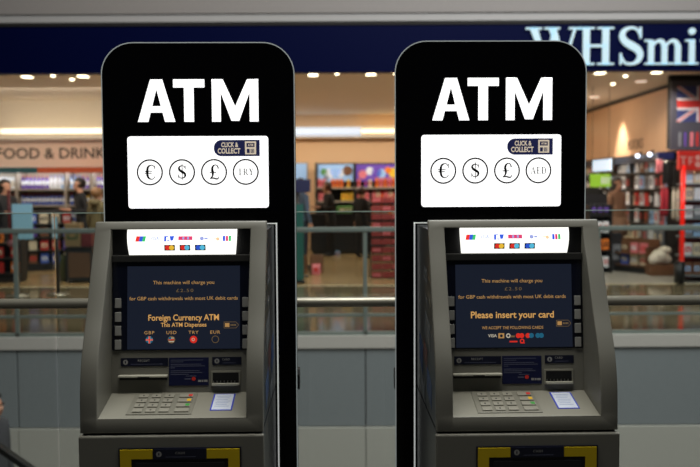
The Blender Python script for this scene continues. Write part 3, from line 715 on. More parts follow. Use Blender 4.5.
person('person in a dark jacket just right of the right sign board, under the green sign', AX(592, 16.5), 16.5, 2.4, 1.80, T_blk, T_nav, H_dk, False, 'down')
person('person with brown hair in a long tan coat walking past the book shelves', AX(617, 16.95), 16.95, .6, 1.72, T_tan, T_nav, H_dk, True, 'down', 0, True)

# ------------------------------------------------------------------ goods and fixtures
M_shelf = mat('dark_shelf', (46, 42, 38), .5); M_shelfl = mat('pale_shelf', (170, 160, 146), .5); M_shelfw = wood('shelf_wood', (120, 82, 54), (96, 62, 38))
def pal(name, c): return mat('goods_'+name, c, .45)
COL = {'white': (214, 216, 220), 'pale blue': (150, 186, 226), 'blue': (58, 92, 186), 'red': (190, 44, 40), 'orange': (226, 122, 44), 'yellow': (220, 180, 50), 'pink': (216, 120, 128),
       'purple': (104, 72, 170), 'green': (86, 140, 70), 'black': (28, 28, 32), 'brown': (112, 74, 50), 'tan': (140, 118, 84), 'brick red': (158, 54, 48), 'maroon': (110, 50, 52), 'olive': (84, 92, 62), 'cream': (214, 198, 170), 'teal': (46, 130, 130), 'grey': (120, 122, 128)}
_proto = {}
def bottle(c, h, r, cap):
    k = ('b', c, h, r)
    if k not in _proto:
        b = B(); m = pal(c, COL[c]); b.lathe([(r*.9, 0), (r, h*.06), (r, h*.30), (r*.97, h*.62), (r*.42, h*.84), (r*.38, h*.9), (r*.42, h*.9), (r*.42, h)], (0, 0, 0), m, 10, [m, m, pal('white', COL['white']), m, m, m, pal(cap, COL[cap])])
        _proto[k] = b.build('bottle'); return _proto[k]
    o = _proto[k].copy(); C.objects.link(o); return o
def carton(c, w, d, h, c2='white', name='carton'):
    k = (name, c, w, d, h, c2)
    if k not in _proto:
        b = B(); m = pal(c, COL[c]); b.box(-w/2, w/2, -d/2, d/2, 0, h, m, min(w, d, h)*.06)
        b.box(-w*.36, w*.36, -d/2-.0015, -d/2, h*.30, h*.70, pal(c2, COL[c2])); b.box(-w*.2, w*.2, -d/2-.0025, -d/2-.0015, h*.42, h*.56, m)
        _proto[k] = b.build(name); return _proto[k]
    o = _proto[k].copy(); C.objects.link(o); return o
def bag(c, w, d, h, c2='white'):
    k = ('bag', c, w, d, h)
    if k not in _proto:
        b = B(); m = pal(c, COL[c]); n = 10
        rows = []
        for t, sx, sy in ((0, .9, .8), (.15, 1, 1), (.5, .98, 1), (.85, .97, .55), (.95, 1, .12), (1, 1, .12)):
            rows.append([b.bm.verts.new((w/2*sx*math.copysign(abs(math.cos(2*PI*i/n))**.5, math.cos(2*PI*i/n)), d/2*sy*math.sin(2*PI*i/n), h*t)) for i in range(n)])
        for j in range(5):
            for i in range(n): b.bm.faces.new((rows[j][i], rows[j][(i+1) % n], rows[j+1][(i+1) % n], rows[j+1][i])).material_index = b.mi(m if j != 1 else m)
        b.bm.faces.new(rows[0][::-1]); b.bm.faces.new(rows[-1])
        b.prism(disc(0, h*.5, w*.28, 12), lambda u, v, o: Vector((u, -d/2-o, v)), -.004, .002, pal(c2, COL[c2]))
        _proto[k] = b.build('snack_bag'); return _proto[k]
    o = _proto[k].copy(); C.objects.link(o); return o
def place(o, x, y, z, label, cat, group, rz=0):
    o.location = (x, y, z); o.rotation_euler = (0, 0, rz); tag(o, label, cat, group); return o
def unit(name, label, x0, x1, y0, y1, z0, z1, levels, m, dividers=(), back=True, cat='shelf unit', shelf_t=.03, header=None):
    t = thing(name, label, cat, ((x0+x1)/2, y0, 0)); cx = (x0+x1)/2; d = y1-y0
    if back: B().box(x0-cx, x1-cx, d-.03, d, z0, z1, m).build('back_panel', t)
    for x in (x0, *dividers, x1): B().box(x-cx-.02, x-cx+.02, 0, d-.03, z0, z1, m).build('side_panel', t)
    ed = [x0, *dividers, x1]
    for z in levels:
        for a, c in zip(ed, ed[1:]):
            s = B().box(a-cx+.02, c-cx-.02, .01, d-.03, z-shelf_t, z, m).build('shelf', t)
            B().box(a-cx+.02, c-cx-.02, 0, .012, z-shelf_t, z+.002, M_shelfl).build('price_strip', s)
    if header:
        for a, c, mm in header: B().box(a-cx, c-cx, -.02, .02, z1-.11, z1, mm).build('header_panel', t)
    return t

# food wall
fy = 17.1; fx0, fx1 = -7.75, -4.3; dv = (AX(16, fy), AX(65, fy), AX(92, fy))
lv = [AZ(50, y, fy) for y in (189, 205, 221, 237)]+[.12]
unit('wall_shelving', 'tall lit food shelving with teal and orange header under the FOOD & DRINK sign', fx0, fx1, fy, fy+.55, 0, AZ(50, 167.5, fy), lv, M_shelfl, dv, header=[(fx0, dv[1]-.55, mat('header_teal', (34, 84, 92), .5)), (dv[1]-.55, fx1, mat('header_orange', (190, 84, 46), .5))])
b = B(); t = thing('shelf_fill_light', 'unseen strip light added behind the header of the food shelving', 'light', (0, fy+.06, 0))  # tube added out of sight behind the header to brighten the bottles
B().box(fx0+.05, fx1-.05, -.015, .015, AZ(50, 167.5, fy)-.04, AZ(50, 167.5, fy)-.02, mat('shelf_fill_glow', (235, 242, 255), .4, emit=(225, 236, 255), es=6, var=0)).build('tube_lamp', t)
rows = [(0, ['white', 'pale blue', 'blue', 'pale blue', 'purple', 'white'], .27, 'lit top row'), (1, ['yellow', 'white', 'yellow', 'cream', 'blue', 'black'], .22, 'second row'), (2, ['red', 'cream', 'blue', 'yellow'], .22, 'third row'), (3, ['red', 'brown', 'green'], .2, 'fourth row')]
ed = [fx0, *dv, fx1]
for ri, cols, h, nm in rows:
    for bi, (a, c) in enumerate(zip(ed, ed[1:])):
        x = a+.09; run = 0; col = random.choice(cols)
        while x < c-.07:
            if run == 0: col = random.choice(cols); run = random.randint(3, 6)
            run -= 1
            if bi == 0 and ri == 0 and x > a+.3 or col in ('orange', 'brown', 'red', 'cream'): o = carton(col, .075, .10, h*.9, 'cream' if col != 'cream' else 'red'); k = 'carton'
            else: o = bottle(col, h, .036, 'blue' if col in ('white', 'pale blue') else 'red'); k = 'bottle'
            place(o, x, fy+.14, lv[ri]+.001, f'{col} {k} on the {nm} of the food shelving', k, f'goods on the {nm} of the food shelving')
            x += .083

# low magazine gondola, bin, boards (left)
def gondola(label, x, y, rz, w, d, zs, m, goods, where, cat='display stand'):
    t = thing('display_stand', label, cat, (x, y, 0), rz)
    B().box(-w/2, w/2, -d/2, d/2, 0, .10, M_black, .005).build('plinth', t); B().box(-w/2, w/2, d/2-.03, d/2, .10, zs[-1]+.25, m, .004).build('back_panel', t)
    for s in (-1, 1): B().box(s*w/2-.012, s*w/2+.012, -d/2+.02, d/2, .10, zs[-1]+.12, m).build('side_panel', t)
    Rm = Matrix.Rotation(rz, 3, 'Z')
    for li, z in enumerate(zs):
        B().box(-w/2, w/2, -d/2, d/2-.03, z-.02, z, m).build('shelf', t)
        n = max(2, int(w/.19)); 
        for i in range(n):
            c = goods[(i//2+li*2) % len(goods)]
            p = Rm @ Vector((-w/2+.1+(w-.2)*i/(n-1), -d/2+.10, 0))
            o = carton(c, .15, .05, .19, random.Random(i*7+li).choice(['white', 'cream', 'red', 'black']), 'magazine')
            place(o, x+p.x, y+p.y, z+.001, f'{c} fronted magazine on {where}', 'magazine', f'magazines on {where}', rz)
    return t
gondola('low dark stand of magazines angled across the floor left of the left machine', AX(43, 16.45), 16.45, .35, 1.05, .4, (.14, .40, .66, .92), M_shelf, ['brown', 'blue', 'cream', 'red', 'purple'], 'the low angled stand')
gondola('stand of red and orange goods at the far left edge of the walkway', AX(-6, 14.2), 14.4, .1, .75, .4, (.16, .42, .68), M_shelf, ['red', 'orange', 'red'], 'the far left stand')
t = thing('storage_bin', 'dark square bin with brown front panel standing by the left machine', 'bin', (AX(77, 14.1), 14.1, 0)); bw = .225; bh = .58
B().box(-bw, bw, 0, .42, .03, bh, mat('bin_frame', (34, 40, 44), .5), .01).build('bin_body', t); B().box(-bw+.05, bw-.03, -.008, 0, .10, bh-.06, mat('bin_brown', (98, 74, 56), .6), .003).build('front_panel', t)
B().box(-bw-.01, bw+.01, -.012, .43, bh, bh+.025, M_black, .006).build('lid', t)
for sx in (-1, 1):
    for y in (.05, .37): B().tube((sx*(bw-.05), y, 0), (sx*(bw-.05), y, .03), .02, M_black).build('foot', t)
place(bag('olive', .12, .10, .46, 'olive'), AX(61.5, 14.4), 14.4, 0, 'tall olive-green bag leaning beside the dark bin', 'bag', None)
place(carton('tan', .27, .2, .40, 'olive'), AX(70, 14.2), 14.35, bh+.026, 'tall tan carton on the dark bin', 'carton', 'cartons on the dark bin'); place(carton('maroon', .19, .2, .24, 'maroon'), AX(84.5, 14.2), 14.35, bh+.026, 'small maroon carton on the dark bin', 'carton', 'cartons on the dark bin')
def board(label, px0, px1, py0, py1, Y, post_px, m, z0=0, pm=None):
    x0, zt = at(px0, py0, Y); x1, zb = at(px1, py1, Y); xp = AX(post_px, Y)
    t = thing('sign_stand', label, 'sign stand', (xp, Y, 0))
    B().tube((0, 0, .02), (0, 0, zt), .03, pm or mat('stand_post', (84, 104, 116), .35), 10).build('post', t); B().lathe([(.17, 0), (.17, .015), (.04, .03)], (0, 0, 0), M_steel, 16).build('base', t)
    B().box(x0-xp, x1-xp, -.05, -.03, zb, zt, m, .006).build('sign_board', t)
    return t
M_bl = mat('board_pale_blue', (146, 190, 204), .4, emit=(132, 180, 200), es=.2)  # weak glow put into the board colour to brighten it; boards are no lamps
t = board('large pale blue board on a grey post with red upright at the left', 13, 34, 204, 239, 12.4, 15, M_bl)
b = B(); b.tube((AX(10.5, 12.4)-AX(15, 12.4), -.08, AZ(10, 242, 12.4)), (AX(10.5, 12.4)-AX(15, 12.4), -.08, AZ(10, 190, 12.4)), .018, mat('dark_red_post', (104, 22, 24), .4), 10); b.build('red_upright', t)
b = B(); b.ball((AX(11, 12.4)-AX(15, 12.4), -.09, AZ(11, 243, 12.4)), .05, mat('dusty_pink', (150, 96, 100), .5), 12, (1, .5, 1)); b.build('round_boss', t)
board('narrow pale blue board right of the large pale blue one', 53, 58, 217, 238, 12.6, 55.5, M_bl, pm=mat('dark_post', (40, 38, 36), .5))

# back wall shelving seen between the machines
by = 20.9; bx0, bx1 = AX(316, by), AX(470, by)
bl = [AZ(350, y, by) for y in (187.5, 201, 214, 228)]+[.12]
unit('wall_shelving', 'dark back wall shelving of sweets seen between the two machines', bx0, bx1, by, by+.5, 0, AZ(350, 162.5, by), bl, M_shelf, (AX(354.5, by), AX(430, by)))
segs = [(0, 317.5, 325, ['pink'], .22), (0, 331, 346, ['orange'], .21), (0, 346.5, 353, ['yellow', 'blue'], .2), (0, 357, 363, ['pink', 'cream'], .22), (0, 364, 374, ['purple', 'cream'], .2), (0, 375, 398, ['orange', 'pink'], .24), (0, 400, 468, ['pink', 'purple'], .24),
        (1, 318, 333, ['pink'], .25), (1, 341, 354, ['yellow'], .22), (1, 357, 371, ['pink', 'red'], .24), (1, 372, 398, ['pink', 'cream', 'red'], .25), (1, 400, 468, ['red', 'pink'], .24), (2, 338, 362, ['green', 'cream'], .2), (2, 363, 398, ['orange', 'cream'], .22)]
for li, a, c, cols, h in segs:
    x = AX(a, by)+.05; i = 0
    while x < AX(c, by)-.03:
        cc = cols[i % len(cols)]; nm = ('upper', 'middle', 'lower')[li]
        o = bag(cc, .10, .07, h, 'red' if cc in ('pink', 'cream', 'orange') else 'orange') if li == 1 else carton(cc, .085, .07, h, 'red' if cc != 'red' else 'white')
        place(o, x, by+.11, bl[li]+.001, f'{cc} {"snack bag" if li == 1 else "carton"} on the {nm} shelf of the back wall', 'snack bag' if li == 1 else 'carton', f'goods on the {nm} back wall shelf'); x += .105; i += 1
def poster(label, px0, px1, py0, py1, y, base, blobs):
    x0, zt = at(px0, py0, y); x1, zb = at(px1, py1, y)
    t = thing('poster', label, 'poster', ((x0+x1)/2, y, zb)); w = (x1-x0)/2; h = zt-zb
    B().box(-w, w, -.01, .01, 0, h, base).build('backing', t)
    b = B()
    for u, v, r, m in blobs: b.prism(disc((u*2-1)*w*.86, v*h, r*h, 14), lambda x, z, o: Vector((x, -.01-o, z)), .0, .003, m)
    b.build('printed_pattern', t)
GL = {c: mat('glow_'+c.replace(' ', '_'), COL[c], .5, emit=COL[c], es=.35) for c in COL}
poster('backlit pale blue and white picture panel over the left half of the back shelves', 318, 353, 164.5, 181, by+.30, GL['pale blue'], [(.12, .55, .2, GL['green']), (.3, .45, .3, GL['white']), (.5, .6, .34, GL['pale blue']), (.66, .5, .26, GL['white']), (.9, .62, .3, GL['brown']), (.2, .2, .16, GL['grey'])])
poster('backlit purple picture panel over the right half of the back shelves', 356, 398, 164.5, 181, by+.30, GL['purple'], [(.1, .4, .26, GL['pink']), (.3, .6, .24, GL['white']), (.48, .5, .3, GL['purple']), (.62, .45, .28, GL['pale blue']), (.8, .65, .2, GL['orange']), (.95, .5, .3, GL['yellow'])])

# things in the middle gap
x0, zt = at(284, 179.5, 14.9); x1, zb = at(310.5, 192.5, 14.9)
t = thing('counter_screen', 'navy box-shaped screen on a post right beside the left machine', 'screen', ((x0+x1)/2, 14.9, 0))
B().box(-(x1-x0)/2, (x1-x0)/2, -.06, .06, zb, zt, mat('screen_navy_box', (22, 28, 66), .5), .012).build('screen_housing', t); B().tube((0, 0, .02), (0, 0, zb), .03, M_black).build('post', t); B().lathe([(.2, 0), (.2, .02), (.04, .04)], (0, 0, 0), M_black, 14).build('base', t)
x0, zt = at(284, 163.5, 21.4); x1, zb = at(306.5, 180, 21.4)
t = thing('wall_screen', 'pale blue lit screen on the warm wall beside the left machine', 'screen', ((x0+x1)/2, 21.56, zb)); B().box(-(x1-x0)/2, (x1-x0)/2, -.04, .03, 0, zt-zb, GL['pale blue'], .01).build('display', t); B().box(-(x1-x0)/2-.03, (x1-x0)/2+.03, -.02, .035, -.03, zt-zb+.03, M_shelfl).build('frame', t)
t = thing('till_counter', 'low dark till counter in front of the back wall shelves', 'counter', (AX(350, 20.2), 19.9, 0))
B().box(-.95, .85, 0, .6, .08, .92, mat('counter_dark', (24, 26, 30), .5), .01).build('cabinet', t); B().box(-1.0, .9, -.04, .64, .92, .97, M_black, .008).build('worktop', t); B().box(-.9, .8, .03, .57, 0, .08, M_black).build('plinth', t)
xx, zz = at(335, 245.5, 19.8); place(carton('pale blue', .22, .12, .10, 'red'), AX(335, 19.6), 19.55, .0, 'small pale blue and red box on the floor by the till counter', 'carton', None)
place(carton('green', .55, .3, .17, 'cream'), AX(348, 20.1), 20.1, .971, 'long grey-green box on the till counter', 'box', None); place(bag('cream', .20, .16, .24, 'orange'), AX(365, 20.1), 20.15, .971, 'pale tan bag on the till counter right of the grey-green box', 'bag', None)
t = thing('banner_stand', 'narrow teal banner standing beside the left machine', 'banner', (AX(297, 13.9), 13.9, 0)); B().box(-.14, .10, 0, .02, .05, 1.32, mat('banner_teal', (40, 104, 94), .5), .004).build('banner', t); B().box(-.16, .12, -.08, .10, 0, .05, M_black, .008).build('base', t)
for i, (px, py, s, lab) in enumerate(((300, 272, .24, 'wooden crate nearest the left machine'), (316, 271, .22, 'wooden crate right of the one at the left machine'))):
    t = thing('wooden_crate', lab, 'crate', (AX(px, 15.6), 15.6, 0), .1*i, 'wooden crates'); 
    for k in range(3): B().box(-s/2, s/2, -.13, -.115, .02+k*.11, .11+k*.11, M_shelfw, .004).build('slat', t); B().box(-s/2, s/2, .115, .13, .02+k*.11, .11+k*.11, M_shelfw, .004).build('slat', t)
    for sx in (-1, 1): B().box(sx*s/2-.01, sx*s/2+.01, -.12, .12, 0, .33, M_shelfw, .003).build('crate_side', t)
    B().box(-s/2, s/2, -.12, .12, .0, .02, M_shelfw).build('crate_floor', t)
place(bag('pink', .16, .14, .20, 'red'), AX(315.5, 15.2), 15.25, 0.0, 'bright pink bag in front of the wooden crates', 'bag', None)
_o = carton('brown', .2, .14, .26, 'cream'); place(_o, AX(300, 15.6), 15.6, .021, 'brown carton standing in the wooden crate at the left machine', 'carton', None)
# stack of red multipacks
sx, sy = AX(371, 14.55), 14.55
t = thing('drinks_display', 'open dark display rack of red drink packs left of the right machine', 'display rack', (sx+.36, sy, 0))
for xx in (-.375, .375): B().box(xx-.012, xx+.012, .22, .26, 0, 1.47, M_black).build('upright', t)
for k in range(10): B().box(-.37, .37, -.01, .26, .018+.145*k-.012, .018+.145*k, M_black).build('tray', t)
for k in range(10):
    for i in range(4):
        o = carton('brick red', .165, .2, .094, 'pink' if (i+k) % 3 == 0 else 'maroon', 'drink_pack')
        place(o, sx+.095+.177*i, sy+.11, .019+.145*k, f'red drink pack on the {("bottom", "second", "third", "fourth", "fifth", "sixth", "seventh", "eighth", "ninth", "top")[k]} tray of the drinks rack', 'drink pack', 'red drink packs on the rack')

# ------------------------------------------------------------------ right side: books
t = thing('book_wall', 'long dark wall of book shelves running back under the wood panel', 'bookcase', (5.80, 15.3, 0))
B().box(.43, .46, 0, 6, 0, 2.2, M_shelf).build('back_panel', t)
blv = [.14, .50, .86, 1.20, 1.53, 1.86]
for y in (0, 2.0, 4.0, 5.98): B().box(.0, .43, y, y+.02, 0, 2.2, M_shelf).build('side_panel', t)
for z in blv: B().box(.0 if z > .6 else -.12, .43, 0, 6, z-.03, z, M_shelf).build('shelf', t)
B().box(-.03, .43, 0, 6, 2.05, 2.2, mat('book_header', (34, 44, 60), .5)).build('header_panel', t)
bc = ['white', 'cream', 'pink', 'grey', 'brown', 'cream', 'red', 'white', 'pale blue', 'black', 'brown', 'grey', 'white', 'black']
for li, z in enumerate(blv):
    nb = 20
    for i in range(nb):
        y = 15.45+.275*i; cc = random.choice(bc)
        if li < 2: cc = random.choice(['cream', 'white', 'brown', 'grey', 'pink'])
        o = carton(cc, .19, .04, .27, random.choice(['white', 'red', 'black', 'cream']), 'book')
        nmz = ('bottom', 'second', 'third', 'fourth', 'fifth', 'top')[li]
        place(o, 5.80+(.07 if z > .6 else -.04), y, z+.002, f'{cc} covered book facing out on the {nmz} shelf of the book wall', 'book', f'books on the {nmz} shelf of the book wall', -PI/2)
for px, py, lab in ((637, 156, 'nearer left of two white spot lamps over the book wall'), (649, 154.5, 'bright white spot lamp over the book wall, right of the other')):
    x, y = 5.72, 0
    Y = 837*5.72/(px-350); z = AZ(px, py, Y)
    t = thing('spot_lamp', lab, 'lamp', (5.72, Y, z), 0, 'spot lamps over the book wall'); B().ball((0, 0, 0), .04, mat('cool_lamp', (235, 240, 255), .4, emit=(225, 235, 255), es=4, var=0), 10).build('lamp_bulb', t); B().tube((0, 0, .03), (.09, 0, .07), .02, M_black).build('lamp_arm', t)

t = thing('light_panel', 'pale blue-white lit panel deep in the shop right of the right sign board', 'light panel', (5.72, 18.3, 1.90)); B().box(-.012, .012, .03, 1.42, .03, .29, mat('panel_lit', (200, 220, 240), .5, emit=(190, 214, 238), es=.75, var=0)).build('panel', t); B().box(0, .05, 0, 1.45, 0, .32, M_shelf).build('frame', t)
x0, zt = at(590, 174, 15.9); x1, zb = at(610.5, 187, 15.9)
t = thing('hanging_sign', 'lime green sign hanging right of the right cash machine sign board', 'sign', ((x0+x1)/2, 15.9, zb)); w = (x1-x0)/2
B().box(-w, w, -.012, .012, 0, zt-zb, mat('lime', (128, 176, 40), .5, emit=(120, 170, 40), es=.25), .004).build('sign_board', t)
for s in (-1, 1): B().tube((s*w*.8, 0, zt-zb), (s*w*.8, 0, ZC-zb), .004, M_black, 6).build('wire', t)
b = B(); [b.box(w*.1+.055*i, w*.1+.03+.055*i, -.014, -.012, .06, .19, pal('white', COL['white'])) for i in range(3)]; b.build('pale_marks', t)
# dark gondola end beside the right machine
gx, gy = AX(606, 15.3), 15.3
t = thing('display_stand', 'tall black shelf end with goods just right of the right machine', 'display stand', (gx, gy, 0))
B().box(-.30, .12, .3, .34, 0, 1.45, M_black).build('back_panel', t); B().box(.10, .13, 0, .34, 0, 1.25, M_black).build('side_panel', t); B().box(-.30, -.27, 0, .34, 0, 1.25, M_black).build('side_panel', t)
for z in (.10, .42, .74, 1.06): B().box(-.27, .10, 0, .3, z-.03, z, M_black).build('shelf', t)
for k, (z, cc, nm) in enumerate(((.10, 'white', 'bottom'), (.42, 'orange', 'second'), (.74, 'white', 'third'), (1.06, 'black', 'top'))):
    for i in range(3): place(carton(cc, .10, .1, .2, 'red' if cc == 'white' else 'purple' if cc == 'black' else 'black'), gx-.20+.115*i, gy+.1, z+.001, f'{cc} carton on the {nm} shelf of the black shelf end', 'carton', f'cartons on the {nm} shelf of the black shelf end')
place(carton('black', .2, .3, .72, 'grey', 'floor_bin'), gx+.32, gy+.5, 0, 'narrow black floor bin right of the black shelf end', 'bin', None)
# hanging goods at the near end of the book wall
def hang(name, label, px0, px1, py0, py1, Y, m, n, cat, folds=True):
    x0, zt = at(px0, py0, Y); x1, zb = at(px1, py1, Y)
    t = thing(name, label, cat, ((x0+x1)/2, Y, zb)); w = (x1-x0); h = zt-zb
    for i in range(n):
        x = -w/2+w*(i+.5)/n; r = w/n*.52
        b = B(); hh = h*random.uniform(.85, 1); b.lathe([(r*.7, 0), (r, hh*.1), (r*.9, hh*.5), (r, hh*.85), (r*.4, hh*.97), (r*.2, hh)], (x, random.uniform(-.02, .02), h-hh), m, 10); b.build('hanging_fold', t)
    B().tube((-w/2, 0, h), (w/2, 0, h), .012, M_steel, 8).build('hanger_bar', t); B().tube((0, 0, h), (0, .34, h), .010, M_steel, 8).build('bracket', t)
YH = 15.05
hang('black_bags', 'cluster of black bags hanging at the near end of the book wall', 662, 676, 161, 187, YH, T_blk, 4, 'bags')
hang('pink_neck_pillow', 'pink neck pillows hanging left of the black bags', 656, 663, 159, 174, YH-.05, pal('pink', COL['pink']), 2, 'pillows')
hang('red_scarf', 'dark red scarves hanging under the pink pillows', 660, 668, 187, 216, YH, mat('crimson_cloth', (150, 24, 40), .7), 2, 'scarves')
hang('white_scarf', 'off-white scarves hanging right of the red scarves', 672.5, 679, 188, 222, YH, mat('offwhite_cloth', (196, 186, 166), .7), 2, 'scarves')
x0, zt = at(660, 152, YH); x1, zb = at(676, 159, YH); t = thing('shelf_header', 'small navy header above the hanging black bags', 'sign', ((x0+x1)/2, YH+.1, zb)); B().box(-(x1-x0)/2, (x1-x0)/2, -.02, .1, 0, zt-zb, M_navy, .004).build('header_board', t)
# plush bundle and low display
gondola('low brown stand of books in front of the book wall', 5.17, 15.72, -1.0, 1.25, .42, (.14, .36), M_shelfw, ['pink', 'blue', 'cream', 'brown'], 'the low stand by the book wall')
t = thing('plush_bag', 'off-white plush bundle on a low brown plinth by the red shelf post', 'plush bag', (AX(661, 14.9), 14.9, 0)); b = B(); mp = mat('plush', (206, 198, 184), .95, bump=.5, scale=60); b.ball((0, 0, .33), .15, mp, 14, (1.1, .8, .9)); b.ball((-.12, -.03, .28), .10, mp, 12); b.ball((.08, -.02, .44), .10, mp, 12, (1.2, .8, .8)); b.ball((.12, 0, .28), .09, mp, 12); b.build('bundle', t); B().box(-.22, .22, -.14, .14, 0, .19, M_shelfw, .01).build('plinth', t)
# red stand
rx0, ry = AX(677.5, 13.75), 13.75
t = thing('red_display', 'tall red framed display stand of cards under the flag banner', 'display stand', (rx0, ry, 0))
M_redp = mat('red_gloss', (206, 26, 22), .18, coat=.5); M_redh = mat('red_header', (196, 40, 30), .4, emit=(180, 34, 26), es=.08)
B().box(.20, 1.1, .38, .42, 0, 1.85, mat('red_back', (150, 30, 26), .5)).build('back_panel', t)
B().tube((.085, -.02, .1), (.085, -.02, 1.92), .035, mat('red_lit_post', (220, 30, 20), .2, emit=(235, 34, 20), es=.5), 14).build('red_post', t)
B().tube((.085, -.02, 0), (.085, -.02, .1), .045, M_black, 14).build('post_foot', t)
hz0, hz1 = AZ(690, 170, ry), AZ(690, 151, ry)
hdr = B().box(0, 1.1, -.04, .04, hz0, hz1, M_redh, .006).build('header_panel', t)
b = B(); [b.box(u, u+w, -.045, -.04, hz0+z, hz0+z+h, mat('faded_pink', (214, 150, 140), .5)) for u, w, z, h in ((.02, .10, .20, .025), (.06, .025, .08, .13), (.16, .02, .08, .14), (.18, .06, .19, .02), (.18, .05, .13, .02))]
b.prism(disc(.31, hz0+.20, .045, 14), lambda u, v, o: Vector((u, -.04-o, v)), 0, .006, mat('faded_pink', (214, 150, 140), .5)); b.prism(disc(.31, hz0+.09, .05, 14), lambda u, v, o: Vector((u, -.04-o, v)), 0, .006, mat('faded_pink', (214, 150, 140), .5)); b.build('pale_lettering', hdr)
rl = [.12, .44, .76, 1.06, 1.36, 1.63]
for li, z in enumerate(rl):
    B().box(.13, 1.1, 0, .38, z-.025, z, mat('stand_grey', (110, 116, 120), .5)).build('shelf', t)
    nmz = ('bottom', 'second', 'third', 'fourth', 'fifth', 'top')[li]
    for i in range(6):
        cc = (['brown', 'brown', 'cream'], ['white', 'cream'], ['grey', 'pale blue', 'white'], ['white', 'grey', 'pink'], ['cream', 'white', 'grey'], ['white', 'cream', 'yellow'])[li][i % (2 if li == 1 else 3)]
        o = carton(cc, .125, .05, .205, random.choice(['grey', 'white', 'red', 'pale blue']), 'gift_pack'); place(o, rx0+.215+.15*i, ry+.08, z+.001, f'{cc} gift pack on the {nmz} shelf of the red display', 'gift pack', f'gift packs on the {nmz} shelf of the red display')
t = thing('waste_bin', 'small black bin at the foot of the red shelf post', 'bin', (AX(682, 13.5), 13.55, 0)); B().lathe([(.08, 0), (.09, .34)], (0, 0, 0), M_black, 14).build('bin_body', t); B().lathe([(.095, .34), (.095, .36)], (0, 0, 0), M_dkgrey, 14).build('rim', t)
# flag banner
fy2 = 14.2; x0, zt = at(670, 84, fy2); zb = at(690, 150, fy2)[1]; xf = AX(676, fy2)
t = thing('flag_banner', 'dark banner with a union flag above the red display stand', 'banner', (xf, fy2+.03, 0))
B().box(-.10, .92, -.02, .04, zb, zt+.06, mat('banner_grey', (64, 62, 72), .6), .004).build('backing', t)
fb = lambda u, v, o: Vector((u, -.02-o, v)); fw, fh = .86, .60; fzc = AZ(690, 104, fy2); cx = fw/2
b = B(); Mf = mat('flag_blue', (46, 54, 104), .6); Mw = mat('flag_white', (196, 190, 196), .6); Mr = mat('flag_red', (186, 46, 44), .6)
b.prism(rc(0, fzc-fh/2, fw, fzc+fh/2), fb, 0, .002, Mf)
for s in (1, -1):
    for wd, m, o in ((.075, Mw, .004), (.028, Mr, .005)):
        nx, ny = fh*wd/math.hypot(fw, fh), fw*wd/math.hypot(fw, fh)
        nx = wd*fw/fh*.5; b.prism([(0, fzc-s*fh/2+ (0)), (nx, fzc-s*fh/2), (fw, fzc+s*(fh/2-nx*fh/fw)), (fw, fzc+s*fh/2), (fw-nx, fzc+s*fh/2), (0, fzc-s*(fh/2-nx*fh/fw))], fb, .002, o, m)
for wd, m, o in ((.20, Mw, .0065), (.12, Mr, .0075)): b.prism(rc(cx-wd/2, fzc-fh/2, cx+wd/2, fzc+fh/2), fb, .002, o, m); b.prism(rc(0, fzc-wd/2, fw, fzc+wd/2), fb, .002, o+.0004, m)
b.build('union_flag', t)
b = B()
for i, c in enumerate(('grey', 'purple', 'pink', 'red', 'white', 'grey')): b.prism(rc(.03+.10*i, zb+.06, .03+.10*i+(.05, .03, .05, .04, .03, .05)[i], zb+.30), fb, 0, .003, pal(c, COL[c]))
b.build('coloured_bars', t)

# ------------------------------------------------------------------ escalator and rider, low left
Ye = 7.0
xa, za = at(-60, 405.5, Ye); xb, zb2 = at(29, 468, Ye); sl = (zb2-za)/(xb-xa)
t = thing('escalator', 'escalator with a black handrail going down in the bottom left corner', 'escalator', (xa, Ye, 0))
L = 3.2
def sp(u, z): return za+sl*u+z
b = B(); b.hexa([(0, -.04, sp(0, -.035)), (L, -.04, sp(L, -.035)), (L, .04, sp(L, -.035)), (0, .04, sp(0, -.035)), (0, -.04, sp(0, .03)), (L, -.04, sp(L, .03)), (L, .04, sp(L, .03)), (0, .04, sp(0, .03))], M_black, .012); b.build('handrail', t)
b = B(); b.hexa([(0, -.006, sp(0, -.85)), (L, -.006, sp(L, -.85)), (L, .006, sp(L, -.85)), (0, .006, sp(0, -.85)), (0, -.006, sp(0, -.035)), (L, -.006, sp(L, -.035)), (L, .006, sp(L, -.035)), (0, .006, sp(0, -.035))], M_glassF); b.build('glass_side', t)
b = B(); b.hexa([(0, -.05, sp(0, -1.25)), (L, -.05, sp(L, -1.25)), (L, 1.1, sp(L, -1.25)), (0, 1.1, sp(0, -1.25)), (0, -.05, sp(0, -1.05)), (L, -.05, sp(L, -1.05)), (L, 1.1, sp(L, -1.05)), (0, 1.1, sp(0, -1.05))], M_steel); b.build('truss', t)
ns = 8
for i in range(ns):
    u = L*i/ns; B().box(u, u+L/ns, .06, 1.04, sp(u, -1.10), sp(u, -.94), M_steel).build('step', t)
ru = 1.5*L/ns
P = person('person with dark hair riding the escalator, half cut by the left edge', xa+.14, Ye+.5, 1.4, 1.70, T_gry, T_nav, H_dk, False, 'down', z=0)
P.location.z = AZ(0, 396, Ye+.5)-1.70
P.location.x = AX(-15.5, Ye+.5)

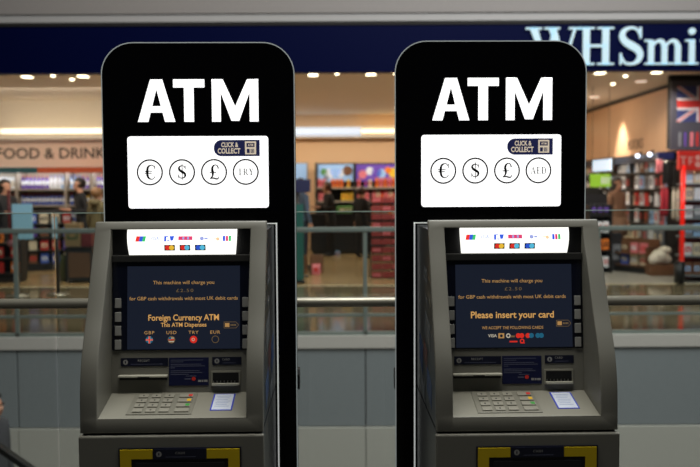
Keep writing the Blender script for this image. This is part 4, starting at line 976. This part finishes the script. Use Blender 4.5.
# ------------------------------------------------------------------ light
w = bpy.data.worlds.new('world'); SC.world = w; w.use_nodes = True
w.node_tree.nodes['Background'].inputs[0].default_value = (.75, .85, 1, 1); w.node_tree.nodes['Background'].inputs[1].default_value = .02
def area(name, loc, target, sx, sy, e, col):
    l = bpy.data.lights.new(name, 'AREA'); l.shape = 'RECTANGLE'; l.size = sx; l.size_y = sy; l.energy = e; l.color = col
    o = bpy.data.objects.new(name, l); C.objects.link(o); o.location = loc
    o.rotation_euler = (Vector(target)-Vector(loc)).to_track_quat('-Z', 'Y').to_euler(); return o
area('mall_ceiling_lamp', (0, 2.1, 5.0), (0, 2.3, 0), 3.5, 1.0, 124, (1, .97, .89))
area('atrium_skylight', (3.6, 5.4, 8.5), (2.0, 8.9, 0), 9, 2.5, 920, (.96, .985, 1))
area('walkway_lamp', (0, 11.2, 6.5), (0, 11.4, 0), 12, 1.5, 100, (1, .93, .8))
area('shop_fill_lamp', (-6.2, 15.6, 3.43), (-6.2, 17.1, 1.0), 3.5, .3, 52, (1, .9, .76))  # added fill without a fitting, aimed at the food shelves
area('shop_fill_lamp', (.5, 19.6, 3.43), (.5, 19.7, 0), 7, .3, 150, (1, .90, .76))  # added fill without a fitting, for the back of the shop
area('shop_fill_lamp', (4.4, 17.6, 3.43), (5.8, 17.6, 2), .3, 4, 50, (1, .9, .76))  # added fill without a fitting, turned to the wood wall
area('shelf_fill_lamp', (-6.0, 17.14, 1.97), (-6.0, 17.3, 1.5), 3.3, .04, 11, (.92, .96, 1))  # added unseen fill that lifts the top bottle row
l = bpy.data.lights.new('wall_washer', 'SPOT'); l.energy = 420; l.spot_size = 1.2; l.spot_blend = .8; l.shadow_soft_size = .05; l.color = (1, .9, .78)
o = bpy.data.objects.new('wall_washer', l); C.objects.link(o); o.location = (5.40, 17.85, 3.42); o.rotation_euler = (0, math.radians(-6), 0)
SC.view_settings.view_transform = 'Standard'; SC.view_settings.look = 'None'; SC.view_settings.gamma = 1; SC.view_settings.exposure = 0
SC.view_settings.use_curve_mapping = False
